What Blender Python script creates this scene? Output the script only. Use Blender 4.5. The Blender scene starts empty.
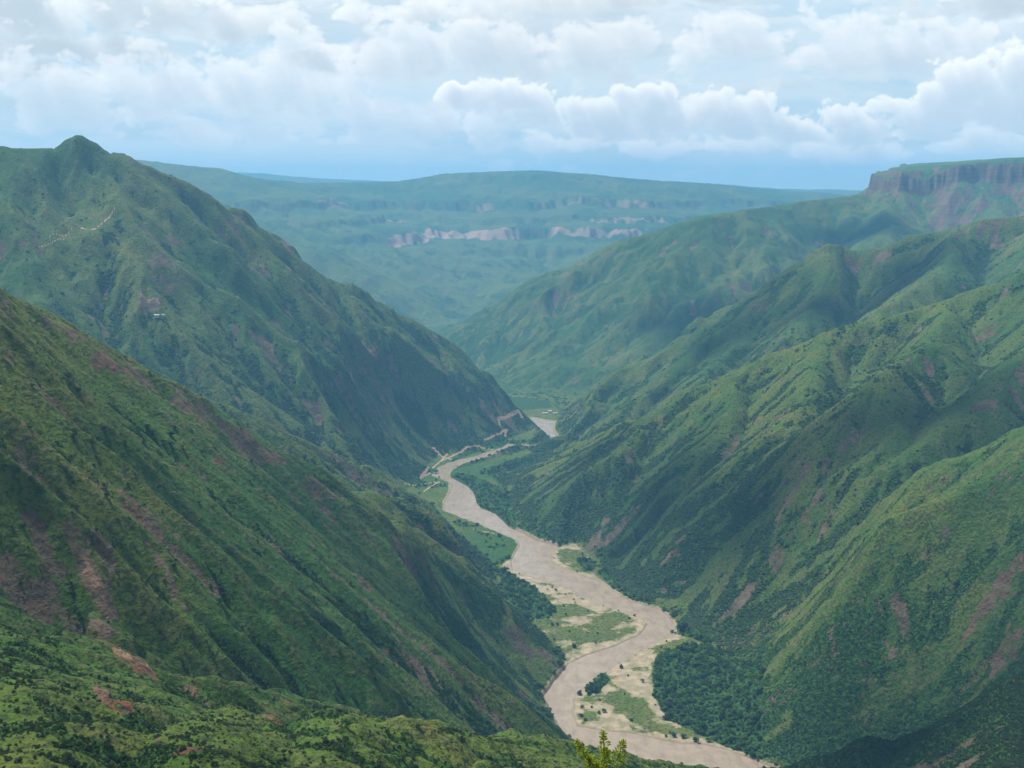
import bpy, math, time
import numpy as np
from mathutils import Vector
T0 = time.time()
f32 = np.float32
rng = np.random.default_rng(7)
C = bpy.context.scene.collection
# ------------------------------------------------------------------ camera maths
FPX = 1150.0                      # focal length in pixels of a 1024 wide frame
HORIZON = 190.0
PITCH = math.atan((384 - HORIZON) / FPX)
CAMZ = 1000.0                     # height of the lookout above the river
cp, sp = math.cos(PITCH), math.sin(PITCH)

def P(px, py, d):
    """pixel and forward distance -> world point"""
    u = (px - 512) / FPX; v = (384 - py) / FPX
    dy = cp + v * sp; dz = -sp + v * cp
    return (u * d / dy, d, CAMZ + dz * d / dy)

def G(px, py, z=0.0):
    """pixel -> point on the level plane z"""
    u = (px - 512) / FPX; v = (384 - py) / FPX
    dy = cp + v * sp; dz = -sp + v * cp
    d = (CAMZ - z) * dy / (-dz)
    return (u * d / dy, d)

# ------------------------------------------------------------------ noise
def _h(ix, iy, seed):
    n = (ix.astype(np.uint32) * np.uint32(374761393) + iy.astype(np.uint32) * np.uint32(668265263)
         + np.uint32(seed * 974634777 & 0xffffffff))
    n = (n ^ (n >> np.uint32(13))) * np.uint32(1274126177)
    n = n ^ (n >> np.uint32(16))
    return n

def gnoise(x, y, seed=0):
    xi = np.floor(x); yi = np.floor(y)
    fx = (x - xi).astype(f32); fy = (y - yi).astype(f32)
    ix = xi.astype(np.int64); iy = yi.astype(np.int64)
    ux = fx * fx * fx * (fx * (fx * 6 - 15) + 10); uy = fy * fy * fy * (fy * (fy * 6 - 15) + 10)
    def g(dx, dy):
        a = _h(ix + dx, iy + dy, seed).astype(f32) * f32(2 * math.pi / 4294967296.0)
        return np.cos(a) * (fx - dx) + np.sin(a) * (fy - dy)
    n0 = g(0, 0); n0 = n0 + ux * (g(1, 0) - n0)
    n1 = g(0, 1); n1 = n1 + ux * (g(1, 1) - n1)
    return ((n0 + uy * (n1 - n0)) * 1.5).astype(f32)

def fbm(x, y, lam, octs, seed=0, gain=0.5):
    s = np.zeros(np.shape(x), f32); a = 1.0; t = 0
    for o in range(octs):
        s += a * gnoise(x / lam + 17.3 * o, y / lam - 9.1 * o, seed + o); t += a
        lam *= 0.5; a *= gain
    return s / t

def sstep(a, b, x):
    t = np.clip((x - a) / (b - a), 0, 1); return t * t * (3 - 2 * t)

# ------------------------------------------------------------------ ridge skeleton
# every line: hill id, side slope, [(px, py, forward distance), ...]
HILLS = ['valley', 'A', 'B', 'K', 'CC', 'D', 'E', 'M', 'GG', 'HH', 'I', 'J', 'F']
hid = {n: i for i, n in enumerate(HILLS)}
R = []
def ridge(h, s, pts, xyz=False, drop=0.0):
    w = [p if xyz else P(*p) for p in pts]
    R.append((hid[h], s, [(a, b, c - drop) for a, b, c in w]))
# A: the shoulder the lookout stands on
ridge('A', .62, [(0, -60, 1000), (0, 0, 998), (-15, 50, 960), (-60, 150, 890), (-150, 300, 812)], True)
ridge('A', .62, [(0, 0, 996), (25, 80, 930), (40, 220, 845), (20, 380, 760)], True)
ridge('A', .60, [(-150, 300, 812), P(20, 745, 440), P(-10, 690, 520), P(-10, 634, 640), P(-140, 590, 700)], True)
ridge('A', .62, [P(-10, 640, 640), P(60, 658, 655), P(115, 690, 640), P(180, 712, 630), P(225, 720, 640)], True)
ridge('A', .62, [(-60, 380, 780), P(150, 752, 470), P(190, 722, 560), P(225, 716, 640)], True)
ridge('A', .60, [(20, 380, 760), P(300, 775, 500), P(325, 735, 590), P(332, 717, 650), P(420, 729, 700), P(520, 744, 760), P(600, 755, 820), P(690, 770, 900), P(780, 800, 980)], True)
ridge('A', .62, [(20, 380, 760), P(420, 790, 560), P(480, 770, 640), P(560, 775, 700), P(640, 800, 780)], True)
ridge('A', .62, [(-150, 300, 812), (-330, 330, 800), (-600, 480, 800)], True)
# B: the big near ridge on the left
ridge('B', .98, [(-420, 60, 1000), (-120, 225, 1280), (0, 290, 1450), (60, 320, 1560), (130, 360, 1690), (180, 390, 1780), (240, 428, 1880), (300, 462, 1960), (350, 491, 2030), (400, 526, 2080), (450, 556, 2140), (500, 592, 2230), (540, 632, 2330), (556, 655, 2365)])
ridge('B', .95, [(60, 320, 1560), (140, 425, 1420), (230, 516, 1350), (330, 598, 1400), (435, 668, 1600), (490, 704, 1780), (535, 728, 1930)])
ridge('B', .95, [(-60, 255, 1350), (20, 400, 1230), (90, 490, 1130), (160, 570, 1050), (240, 650, 1010), (330, 730, 1030), (420, 790, 1150)])
ridge('B', .95, [(-150, 300, 1180), (-60, 420, 1050), (0, 520, 950), (60, 590, 880), (120, 655, 830), (190, 730, 830)])
ridge('B', .98, [(240, 428, 1880), (330, 520, 1800), (400, 590, 1780), (470, 640, 1850), (545, 690, 2140)])
ridge('B', .98, [(400, 526, 2080), (450, 590, 2050), (500, 635, 2130), (548, 672, 2250)])
ridge('B', .98, [(130, 360, 1690), (200, 450, 1600), (270, 530, 1560), (340, 600, 1580), (400, 650, 1680), (470, 700, 1850)])
# K: low ridges behind B
ridge('K', .72, [(300, 462, 1960), (330, 492, 2150), (374, 490, 2400), (430, 517, 2600), (465, 547, 2750), (488, 575, 2850)])
ridge('K', .66, [(60, 330, 2400), (160, 374, 2600), (240, 412, 2750), (290, 432, 2850), (325, 447, 2900), (345, 462, 2950), (372, 487, 3000), (398, 502, 3280)])
# CC: high mountain, left middle
ridge('CC', .80, [(-500, 120, 3200), (-100, 150, 3800), (0, 148, 4000), (48, 148, 4100), (80, 150, 4170), (104, 152, 4200), (124, 156, 4230), (134, 166, 4260), (160, 174, 4340), (190, 186, 4400), (240, 216, 4500), (285, 246, 4600), (330, 275, 4680), (370, 296, 4750), (420, 326, 4830), (450, 350, 4880), (480, 382, 4930), (505, 405, 4970)])
ridge('CC', .95, [(60, 144, 4130), (70, 138.5, 4150), (82, 135.5, 4165), (93, 140, 4180), (106, 149, 4200)])
ridge('CC', 1.5, [(118, 152, 4240), (126, 153, 4245)])
ridge('CC', 1.6, [(228, 206, 4460), (242, 210, 4500)])
ridge('CC', 1.6, [(272, 232, 4540), (290, 238, 4580)])
ridge('CC', 1.5, [(352, 282, 4700), (366, 289, 4730)])
ridge('CC', .80, [(190, 186, 4400), (215, 240, 4150), (280, 300, 4000), (340, 370, 3850), (400, 428, 3930), (436, 458, 4120)])
ridge('CC', .78, [(82, 150, 4180), (120, 200, 3900), (160, 290, 3600), (200, 360, 3450), (260, 420, 3400), (330, 468, 3500)])
ridge('CC', .82, [(285, 246, 4600), (330, 320, 4350), (390, 380, 4250), (440, 422, 4300), (470, 443, 4420)])
ridge('CC', .82, [(370, 296, 4750), (410, 350, 4600), (450, 395, 4600), (485, 428, 4700)])
ridge('CC', .78, [(0, 146, 4000), (20, 230, 3600), (40, 330, 3200), (80, 400, 3000), (140, 440, 2900)])
ridge('CC', .85, [(450, 350, 4880), (472, 395, 4810), (498, 424, 4780)])
ridge('CC', .80, [(240, 216, 4500), (270, 270, 4300), (320, 340, 4150), (360, 392, 4080), (420, 436, 4150)])
ridge('CC', .80, [(120, 200, 3900), (60, 270, 3700), (100, 350, 3400), (140, 410, 3200)])
ridge('CC', .80, [(160, 290, 3600), (230, 350, 3600), (300, 420, 3650), (370, 458, 3800)])
ridge('CC', .60, [(498, 424, 4790), (512, 414, 4850), (522, 412, 4850), (533, 428, 4790)])
# E: long slope under the mesa
ridge('E', .52, [(430, 352, 7600), (455, 335, 7600), (475, 322, 7500), (500, 308, 7400), (560, 270, 7300), (620, 245, 7300), (660, 228, 7350), (700, 215, 7400), (740, 209, 7500), (780, 205, 7700), (850, 196, 8000), (890, 190, 8150)])
ridge('E', .52, [(620, 245, 7300), (600, 300, 6750), (560, 350, 6200), (525, 390, 5700)])
ridge('E', .52, [(780, 205, 7700), (760, 250, 7000), (700, 300, 6400), (640, 350, 5900), (572, 393, 5600)])
ridge('E', .52, [(700, 215, 7400), (660, 270, 6800), (620, 330, 6200), (560, 378, 5800)])
ridge('E', .52, [(560, 270, 7300), (530, 320, 6900), (500, 360, 6400), (495, 385, 5900)])
ridge('E', .52, [(880, 195, 8000), (900, 225, 7200), (860, 260, 6600)])
ridge('E', .52, [(1000, 195, 7800), (1000, 225, 7000), (960, 260, 6300)])
# GG: right middle mountain with the pyramid peak
ridge('GG', .74, [(1500, 150, 4200), (1100, 205, 4600), (1024, 216, 4700), (985, 219, 4750), (960, 225, 4800), (905, 236, 4850), (878, 246, 4880), (850, 251, 4900), (818, 247, 4900), (786, 270, 4930), (760, 289, 4950), (735, 303, 4970), (700, 315, 4980), (660, 345, 4980), (600, 382, 4800), (565, 415, 4500), (549, 436, 4350), (539, 447, 4320)])
ridge('GG', 1.15, [(806, 248, 4895), (816, 243, 4900), (828, 245, 4900)])
ridge('GG', .74, [(818, 244, 4900), (822, 290, 4600), (800, 335, 4200)])
ridge('GG', .74, [(740, 300, 4970), (690, 360, 4500), (640, 402, 4300), (600, 428, 4250)])
ridge('GG', .74, [(660, 345, 4980), (610, 397, 4700), (562, 434, 4500)])
ridge('GG', .74, [(960, 225, 4800), (940, 270, 4300), (880, 315, 3900)])
ridge('GG', .74, [(770, 285, 4950), (745, 340, 4500), (710, 375, 4200)])
ridge('GG', .74, [(1060, 210, 4650), (1040, 255, 4200), (1020, 290, 3800)])
# HH: right nearer mountain
ridge('HH', .90, [(1500, 110, 3000), (1100, 236, 3280), (1024, 270, 3300), (990, 285, 3330), (950, 300, 3370), (880, 318, 3400), (830, 330, 3430), (800, 346, 3450), (740, 370, 3480), (700, 388, 3500), (650, 415, 3550), (600, 434, 3850), (560, 446, 4080), (540, 452, 4180), (500, 462, 4120), (480, 469, 4050)])
ridge('HH', .90, [(740, 370, 3480), (728, 420, 3200), (690, 462, 3080), (640, 505, 3080), (596, 543, 3150)])
ridge('HH', .90, [(950, 300, 3370), (930, 345, 3000), (878, 375, 2850), (848, 405, 2750), (800, 450, 2680), (740, 497, 2680), (685, 550, 2720), (640, 600, 2740)])
ridge('HH', .90, [(830, 330, 3430), (812, 385, 3150), (770, 432, 2980), (720, 480, 2920), (660, 533, 2950), (622, 566, 3010)])
ridge('HH', .70, [(650, 415, 3550), (620, 452, 3350), (570, 492, 3350), (540, 515, 3430)])
ridge('HH', .60, [(585, 440, 3850), (545, 465, 3780), (508, 489, 3720)])
ridge('HH', .90, [(1100, 236, 3280), (1060, 330, 2850), (1000, 372, 2700), (950, 420, 2560), (900, 457, 2480)])
ridge('HH', .90, [(878, 375, 2850), (900, 430, 2600), (860, 465, 2520), (800, 505, 2520), (730, 552, 2560), (672, 605, 2600)])
# I: lit spurs, right
ridge('I', .90, [(1500, 260, 1750), (1100, 396, 2080), (1024, 427, 2150), (960, 457, 2200), (900, 482, 2230), (850, 502, 2260), (800, 530, 2280), (740, 562, 2350), (700, 592, 2420), (672, 612, 2540)])
ridge('I', .90, [(1500, 330, 1500), (1120, 450, 1800), (1060, 482, 1850), (1000, 520, 1850), (940, 552, 1870), (890, 590, 1900), (840, 625, 1950), (780, 660, 2030), (738, 684, 2120)])
ridge('I', .90, [(1024, 452, 2030), (960, 488, 2050), (900, 515, 2080), (830, 560, 2120), (770, 600, 2220), (712, 637, 2400)])
ridge('I', .90, [(1060, 482, 1850), (1080, 560, 1600), (1010, 600, 1620), (950, 650, 1620)])
# J: dark wooded spur, bottom right
ridge('J', .80, [(1500, 560, 1100), (1100, 664, 1350), (1024, 670, 1380), (960, 668, 1420), (900, 673, 1480), (850, 690, 1560), (800, 708, 1650), (755, 725, 1760), (728, 738, 1880)])
ridge('J', .80, [(1024, 670, 1380), (1010, 768, 1150), (960, 850, 1100)])
ridge('J', .80, [(900, 673, 1480), (870, 750, 1350), (840, 820, 1300)])
# D: far plateau country
ridge('D', .30, [(-200, 150, 11500), (60, 156, 11500), (140, 160, 11800), (200, 167, 12000), (215, 168, 12000), (245, 177, 12200), (300, 183, 12800), (400, 181, 13500), (450, 173, 14000), (530, 170, 14200), (590, 174, 14400), (650, 180, 14600), (720, 184, 14900), (790, 191, 15500), (860, 197, 16500), (1200, 190, 16500)])
ridge('D', .42, [(140, 160, 11800), (200, 200, 10000), (300, 242, 9400), (400, 292, 9000), (452, 322, 8700)])
ridge('D', .34, [(300, 183, 12800), (380, 225, 11800), (440, 262, 11000), (500, 284, 10000), (545, 282, 9600)])
ridge('D', .34, [(530, 170, 14200), (520, 215, 12600), (545, 258, 11700), (570, 275, 11000)])
ridge('D', .34, [(650, 180, 14600), (640, 215, 13000), (600, 240, 12000), (610, 262, 11200)])
ridge('D', .34, [(430, 178, 13900), (450, 215, 12900), (470, 240, 12200)])
ridge('D', .34, [(200, 167, 12000), (290, 205, 11400), (350, 235, 10900), (420, 275, 10000)])
ridge('F', .10, [(-400, 165, 21500), (100, 168, 21500), (250, 172, 21500), (330, 179, 21500), (450, 183, 21500), (640, 185, 21500), (720, 184, 21500), (800, 189, 21500), (900, 190, 21500), (1500, 180, 21500)])
# M: mesa rim polyline (top of the cliff)
MESA = [P(884, 171, 8150), P(902, 168, 8000), P(925, 168, 7950), P(945, 164, 7900), P(985, 161, 7850), P(1024, 156, 7750), P(1120, 150, 7500), P(1500, 130, 7000)]

# ------------------------------------------------------------------ river and flats (traced, laid on the level valley floor)
RL = [(508,444),(500,449.5),(494,451.5),(478,456.5),(464.5,459.5),(451,463.5),(442,467),(437,473),(435,476),(443,479),(451.5,483),(451,492),(445,503),(446,511),(458,515),(467,519),(484,525),(503,533.5),(518,540),(521,545),(512,562),(514,570),(536,578.5),(566,587.5),(583,597),(600,604),(620,610.6),(643,618),(649,624.5),(641,635),(617.5,646),(587,656),(570,664),(561,674),(553,684),(545,696),(549,707),(558,722),(565,735),(600,752),(650,768),(720,792),(800,830)]
RR = [(508,446),(500,453),(487,458),(472,462.5),(459,466.5),(449,471),(447,476),(456.5,481),(466,486),(473,492),(476,503.5),(480,508.5),(494,513.5),(501.6,520),(509.4,528),(525,535),(537,541),(560,547.5),(549,553.6),(551,562),(566,571),(585,577.5),(600,582),(614,592.5),(630,602),(656,608.5),(667,616),(674.5,629),(673,635),(656,643),(630,654.6),(613,665.4),(602.5,673),(587,685),(571.5,699),(571.5,716),(575,727),(600,731),(630,734),(653,739),(680,744.5),(702,745),(731,752),(772,768),(860,800)]
POOL = [(531.5,417.5),(541,419.5),(555,421.5),(553,427),(553,432),(558,438),(553,446),(535,450),(508,446),(508,443.5),(530,447.5),(549,444),(551,438),(545,432),(540,429.5),(537,425)]
def gp(l): return np.array([G(*p) for p in l])
RIVER = np.array([G(*p) for p in RL] + [G(*p) for p in RR[::-1]])
POOLW = gp(POOL)
FLATS = [gp(p) for p in (
    [(508,560),(498,568),(497,580),(508,600),(530,622),(548,640),(562,656),(567,668),(590,656),(645,636),(655,622),(600,602),(540,576)],
    [(600,672),(612,664),(672,634),(690,640),(712,652),(716,662),(700,690),(698,720),(722,738),(740,752),(700,748),(600,735),(572,728),(566,700)],
    [(400,497),(420,482),(436,470),(452,480),(446,505),(520,540),(514,566),(500,572),(488,560),(450,530),(420,515)],
    [(549,548),(575,545),(598,562),(596,574),(610,588),(600,583),(560,570),(548,556)],
    [(447,478),(462,472),(490,478),(500,488),(505,505),(500,515),(478,508),(472,490)],
    [(424,470),(438,458),(470,452),(500,444),(530,432),(533,440),(510,450),(440,470)],
    [(520,408),(552,406),(558,412),(554,424),(536,425)],
    [(556,724),(562,736),(600,752),(650,768),(650,792),(575,775),(545,745)],
    [(449,472),(470,466),(500,458),(526,452),(531,453.5),(514,463),(492,471),(462,479)],
)]
def inside(poly, x, y):
    r = np.zeros(x.shape, bool); n = len(poly)
    for i in range(n):
        x0, y0 = poly[i]; x1, y1 = poly[(i + 1) % n]
        if y0 == y1: continue
        c = ((y0 > y) != (y1 > y)) & (x < (x1 - x0) * (y - y0) / (y1 - y0) + x0)
        r ^= c
    return r
def pdist(poly, x, y, closed=True):
    best = np.full(x.shape, 1e9, f32); n = len(poly)
    for i in range(n if closed else n - 1):
        ax, ay = poly[i][:2]; bx, by = poly[(i + 1) % n][:2]
        dx, dy = bx - ax, by - ay; L2 = dx * dx + dy * dy + 1e-9
        t = np.clip(((x - ax) * dx + (y - ay) * dy) / L2, 0, 1)
        best = np.minimum(best, (x - ax - t * dx) ** 2 + (y - ay - t * dy) ** 2)
    return np.sqrt(best)
def sdist(poly, x, y, reach=900):
    """signed distance, negative inside"""
    out = np.full(x.shape, f32(reach)); m = (x > poly[:, 0].min() - reach) & (x < poly[:, 0].max() + reach) & (y > poly[:, 1].min() - reach) & (y < poly[:, 1].max() + reach)
    xs, ys = x[m], y[m]; d = pdist(poly, xs, ys); d[inside(poly, xs, ys)] *= -1; out[m] = np.minimum(d, reach)
    return out

# ------------------------------------------------------------------ grid (finest where the picture looks)
QUAL = 1.0
az_in = np.radians(np.linspace(-31, 31, int(1300 * QUAL)))
az_out = np.radians(np.concatenate([np.linspace(31, 60, 26)[1:], np.linspace(60, 300, 42)[1:-1], np.linspace(300, 329, 26)[:-1]]))
az = np.concatenate([az_in, az_out]).astype(f32)
rr = [3.0]
while rr[-1] < 24400:
    r = rr[-1]
    k = 22 if r < 330 else (430 if r < 1100 else 430 if r < 5200 else 330 if r < 9000 else 200 if r < 16500 else 40)
    rr.append(r * (1 + 1 / (k * QUAL)))
rr = np.array(rr, f32)
AZ, RR_ = np.meshgrid(az, rr)          # rows: radius
X = (RR_ * np.sin(AZ)).astype(f32); Y = (RR_ * np.cos(AZ)).astype(f32)
NR, NA = X.shape
print('grid', NR, NA, time.time() - T0)

def grad(h):
    """world gradient of a field on the polar grid"""
    hr = np.gradient(h, axis=0) / np.gradient(rr)[:, None]
    dth = np.gradient(np.concatenate([az_in, az_out]))
    dth[len(az_in) - 1:len(az_in) + 1] = dth[5]
    ha = np.empty_like(h)
    e = np.concatenate([h[:, -1:], h, h[:, :1]], 1)
    aa = np.concatenate([[az[-1] - 2 * math.pi], az, [az[0] + 2 * math.pi]])
    aa = np.where(np.arange(len(aa)) > len(az_in), aa, aa)
    ha = (e[:, 2:] - e[:, :-2]) / (aa[2:] - aa[:-2])[None, :]
    ha = ha / RR_
    s, c = np.sin(AZ), np.cos(AZ)
    return (hr * s + ha * c).astype(f32), (hr * c - ha * s).astype(f32)

def sigma_smooth(h, n):
    for _ in range(n):
        h = h.copy()
        h[1:-1] = .25 * h[:-2] + .5 * h[1:-1] + .25 * h[2:]
        h[:, 1:-1] = .25 * h[:, :-2] + .5 * h[:, 1:-1] + .25 * h[:, 2:]
    return h

# domain warp, growing with distance
wa = np.minimum(.010 * RR_, 90) * sstep(200, 900, RR_)
XW = X + wa * fbm(X, Y, 260, 3, 11) + 1.6 * wa * fbm(X, Y, 900, 2, 15) * sstep(2500, 6000, RR_)
YW = Y + 2.0 * wa * fbm(X, Y, 320, 3, 21)
H = np.full(X.shape, -400, f32); HA = H.copy(); HO = H.copy(); ID = np.zeros(X.shape, np.int8); BD = np.full(X.shape, 500, f32)
for h, s, pts in R:
    for (ax, ay, azz), (bx, by, bz) in zip(pts[:-1], pts[1:]):
        if azz < bz: ax, ay, azz, bx, by, bz = bx, by, bz, ax, ay, azz    # a is the higher end
        L = math.hypot(bx - ax, by - ay) + 1e-6
        ux, uy = (bx - ax) / L, (by - ay) / L; g = (azz - bz) / L
        ss = max(s, g * 1.08)
        a = (XW - f32(ax)) * f32(ux) + (YW - f32(ay)) * f32(uy)
        b = np.abs((XW - f32(ax)) * f32(-uy) + (YW - f32(ay)) * f32(ux))
        t = np.clip(a - b * f32(g / math.sqrt(ss * ss - g * g)), 0, L)
        dist = np.sqrt((a - t) ** 2 + b * b)
        rnd = {hid['D']: 60., hid['F']: 60., hid['E']: 50., hid['HH']: 26., hid['I']: 30., hid['GG']: 24., hid['B']: 16., hid['CC']: 20.}.get(h, 16.)
        if h == hid['A']: rnd = 3.0 if max(ay, by) < 320 else 18.0
        z = azz - g * t - ss * (np.sqrt(dist * dist + rnd * rnd) - rnd)
        m = z > H
        ID[m] = h; BD[m] = dist[m]; H[m] = z[m]
        if h == hid['A']: HA = np.maximum(HA, z)
        else: HO = np.maximum(HO, z)
print('skeleton', time.time() - T0)
# mesa: cliff then talus
mp = np.array(MESA); mx = mp[::-1]
md = np.full(X.shape, 1e9, f32); mz = np.zeros(X.shape, f32)
mw = fbm(X, Y, 500, 4, 31) * 90 + fbm(X, Y, 110, 4, 35, .65) * 44
far_side = [(mp[-1][0] + 600, mp[-1][1] + 2600), (mp[0][0] + 900, mp[0][1] + 2200), (mp[0][0] + 80, mp[0][1] + 500)]
mesa_poly = np.array([(a, b) for a, b, c in MESA] + far_side)
ms = sdist(mesa_poly, X, Y, 2600) + mw
n_m = fbm(X, Y, 40, 3, 39)
mtop = np.interp(X, mp[:, 0], mp[:, 2]).astype(f32) - 10 + 14 * fbm(X, Y, 420, 4, 37)
cl = 98 * sstep(0, 30, ms + 6 * n_m) + np.maximum(ms - 26, 0) * .56 + 10 * sstep(-60, 0, ms)
mh = mtop - cl
m = mh > H; H[m] = mh[m]; ID[m] = hid['M']; BD[m] = 400
# country outside the frame and behind the lookout
azd = np.abs(np.where(AZ > math.pi, AZ - 2 * math.pi, AZ))
side = sstep(math.radians(31), math.radians(44), azd)
back = (720 + 260 * fbm(X, Y, 2600, 5, 41) + 80 * fbm(X, Y, 500, 4, 43)) * side * sstep(500, 1500, RR_) 
m = (back > H) & (side > 0); H[m] = back[m]; ID[m] = hid['valley']; BD[m] = 300
cone = 996 - .55 * RR_; m = cone * side > H; H[m] = (cone * side)[m]; ID[m] = hid['A']
far = 560 * sstep(15500, 19500, RR_); m = far > H; H[m] = far[m]; ID[m] = hid['F']
# terraces and cliffs in the far plateau
isd = (ID == hid['D'])
fade = sstep(9300, 11500, RR_) * isd
zt = H + 60 * fbm(X, Y, 1500, 4, 51)
for z0, hgt, wd in ((560, 95, 60), (690, 60, 40), (850, 70, 60), (400, 45, 50)):
    q = zt - z0
    H += fade * hgt * .9 * (sstep(-wd * .16, wd * .16, q) - np.clip((q + 3 * wd) / (6 * wd), 0, 1)) * sstep(-.5, .0, fbm(X, Y, 900, 2, int(z0)) + .1)

H0 = H.copy()
# ------------------------------------------------------------------ erosion: gullies that follow the fall line
def boxblur(a, n, ax):
    p = [(0, 0), (0, 0)]; p[ax] = (n + 1, n)
    c = np.cumsum(np.pad(a.astype(np.float64), p, mode='edge'), axis=ax)
    k = 2 * n + 1
    return ((c[k:] - c[:-k]) if ax == 0 else (c[:, k:] - c[:, :-k])) .astype(f32) / k
HB = H
for _ in range(2): HB = boxblur(HB, 9, 0)
HC = HB[:, :len(az_in)]
for _ in range(2): HC = boxblur(HC, 20, 1)
BDc = BD[:, :len(az_in)]
for _ in range(2): BDc = boxblur(boxblur(BDc, 4, 0), 9, 1)
BD0 = BD.copy(); BD[:, :len(az_in)] = BDc
HB = HB.copy(); bl_ = sstep(0, 60, np.minimum(np.arange(len(az_in)), np.arange(len(az_in))[::-1]))[None, :]
HB[:, :len(az_in)] = HB[:, :len(az_in)] * (1 - bl_) + HC * bl_
GX, GY = grad(HB); GXs, GYs = grad(sigma_smooth(H, 3))
cell = np.maximum(RR_ * 0.0020, 1.0)
def phacelle(x, y, sx, sy, freq, seed):
    xi = np.floor(x); yi = np.floor(y); fx = x - xi; fy = y - yi
    ix = xi.astype(np.int64); iy = yi.astype(np.int64)
    C_ = np.zeros(x.shape, f32); S_ = np.zeros(x.shape, f32); W_ = np.zeros(x.shape, f32)
    k = f32(2 * math.pi * freq)
    for i in range(-1, 3):
        for j in range(-1, 3):
            hh = _h(ix + i, iy + j, seed)
            ox = (hh & np.uint32(0xffff)).astype(f32) / 65535 - .5
            oy = (hh >> np.uint32(16)).astype(f32) / 65535 - .5
            vx = fx - i - .5 * ox; vy = fy - j - .5 * oy
            w = np.maximum(0, np.exp(-2 * (vx * vx + vy * vy)) - .0111)
            p = (vx * sx + vy * sy) * k
            C_ += np.cos(p) * w; S_ += np.sin(p) * w; W_ += w
    C_ /= W_; S_ /= W_
    mag = np.maximum(.45, np.sqrt(C_ * C_ + S_ * S_))
    return C_ / mag, S_ / mag
slope0 = np.sqrt(GXs * GXs + GYs * GYs)
GX0, GY0 = GX.copy(), GY.copy()
hillm = sstep(.12, .38, slope0)
GUL = np.zeros(X.shape, f32)         # gully (-) / rib (+) signal used for the vegetation
near = 1 - sstep(2300, 3600, RR_)
AMP = np.ones(X.shape, f32)
AMP[isd] = .55; AMP[ID == hid['E']] = .8
AMP[ID == hid['J']] = .6; AMP[ID == hid['A']] = .75; AMP[ID == hid['HH']] = .46; AMP[ID == hid['I']] = .46; AMP[ID == hid['GG']] = .6
AMP = sigma_smooth(AMP, 12)
core = (slice(0, NR), slice(0, len(az_in)))
for k, lam in enumerate((620., 300., 150., 76., 38., 19., 9.5)):
    res = sstep(3.2, 6.5, lam / cell)
    if lam > 500: res = res * sstep(3800, 6000, RR_)
    if lam == 300.: res = res * (.35 + .65 * sstep(1200, 2600, RR_))
    rows = np.where(res.max(1) > .01)[0]
    if len(rows) == 0: continue
    sl = slice(rows[0], rows[-1] + 1)
    if lam == 38.: GX += .7 * (GXs - GX0); GY += .7 * (GYs - GY0)
    gx, gy = GX[sl], GY[sl]
    gm = np.sqrt(gx * gx + gy * gy) + 1e-4
    sx, sy = -gy / gm, gx / gm
    wx = X[sl] + lam * .22 * fbm(X[sl], Y[sl], lam * 2.3, 2, 60 + k); wy = Y[sl] + lam * .22 * fbm(X[sl], Y[sl], lam * 2.3, 2, 80 + k)
    c_, s_ = phacelle(wx / lam * .8, wy / lam * .8, sx, sy, 1.1, 100 + k)
    crest = sstep(.0, .75, BD[sl] / lam) if lam > 30 else sstep(-.4, .6, BD[sl] / lam)
    vary = .55 + .9 * sstep(-.5, .6, fbm(X[sl], Y[sl], lam * 6, 2, 120 + k))
    a = .070 * lam * (1.0 if lam > 30 else .9) * res[sl] * hillm[sl] * crest * vary * AMP[sl] * np.clip(gm / .6, .0, 1.25)
    prof = c_ - .22 * (1 - c_ * c_)           # a little sharper in the cuts
    H[sl] += a * (prof - .35)
    kk = 2 * math.pi * .88 / lam
    GX[sl] += -a * s_ * sx * kk; GY[sl] += -a * s_ * sy * kk
    wgt = {620.: .3, 300.: .55, 150.: .9, 76.: .9, 38.: .6, 19.: .35, 9.5: .2}[lam]
    GUL[sl] += wgt * c_ * res[sl] * crest * hillm[sl] * vary
    print('erosion', lam, round(time.time() - T0, 1))
# the lookout's own hill drops away below the view
Hlim = CAMZ - .62 * RR_ + 400 * sstep(370, 430, RR_)
H = np.where(RR_ < 430, np.minimum(H, Hlim), H)
# broken rock and lumps
rough = fbm(X, Y, 90, 5, 140, .55)
H += hillm * np.clip(RR_ * .0016, 1.0, 9) * rough * 1.6
ak = sstep(-4, 22, HA - HO)
H += ak * sstep(400, 470, RR_) * (7 * fbm(X, Y, 70, 4, 150) + 1.2 * fbm(X, Y, 12, 3, 155))
# peak knob on CC
# ------------------------------------------------------------------ valley floor
sd_r = np.minimum(sdist(RIVER, X, Y), sdist(POOLW, X, Y))
sd_f = sd_r.copy()
for p in FLATS: sd_f = np.minimum(sd_f, sdist(p, X, Y))
edge = fbm(X, Y, 60, 4, 160)
dflat = np.maximum(sd_f + 7 * edge, 0)
bank = np.clip(sd_r, 0, None)
floor = -1.5 + 3.0 * sstep(-1, 7, sd_r + 2.5 * edge) + 2.0 * sstep(12, 60, bank) + np.minimum(bank * .012, 6) + .9 * fbm(X, Y, 30, 4, 165) * sstep(0, 20, sd_r)
floor = floor - 1.5 * sstep(0, -12, sd_r)
cap = floor + np.where(dflat < 60, .18 * dflat, 10.8 + .95 * (dflat - 60)) + .0012 * np.maximum(dflat - 60, 0) ** 2
cap = np.where(dflat >= 890, 1e6, cap)
cap_n = floor + .62 * dflat + .003 * dflat ** 2
wide = (Y < 3000) & (X > 150)                       # gentle wooded apron on the right bank
cap = np.where(wide, cap, cap_n)
cap = np.where(dflat >= 890, 1e6, cap)
base = np.maximum(H, floor)
far_floor = 20 * fbm(X, Y, 500, 4, 170) + 14
base = np.where((RR_ > 5600), np.maximum(H, far_floor), base)
sm = 26.0 * sstep(4, 60, dflat) + .01
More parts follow.
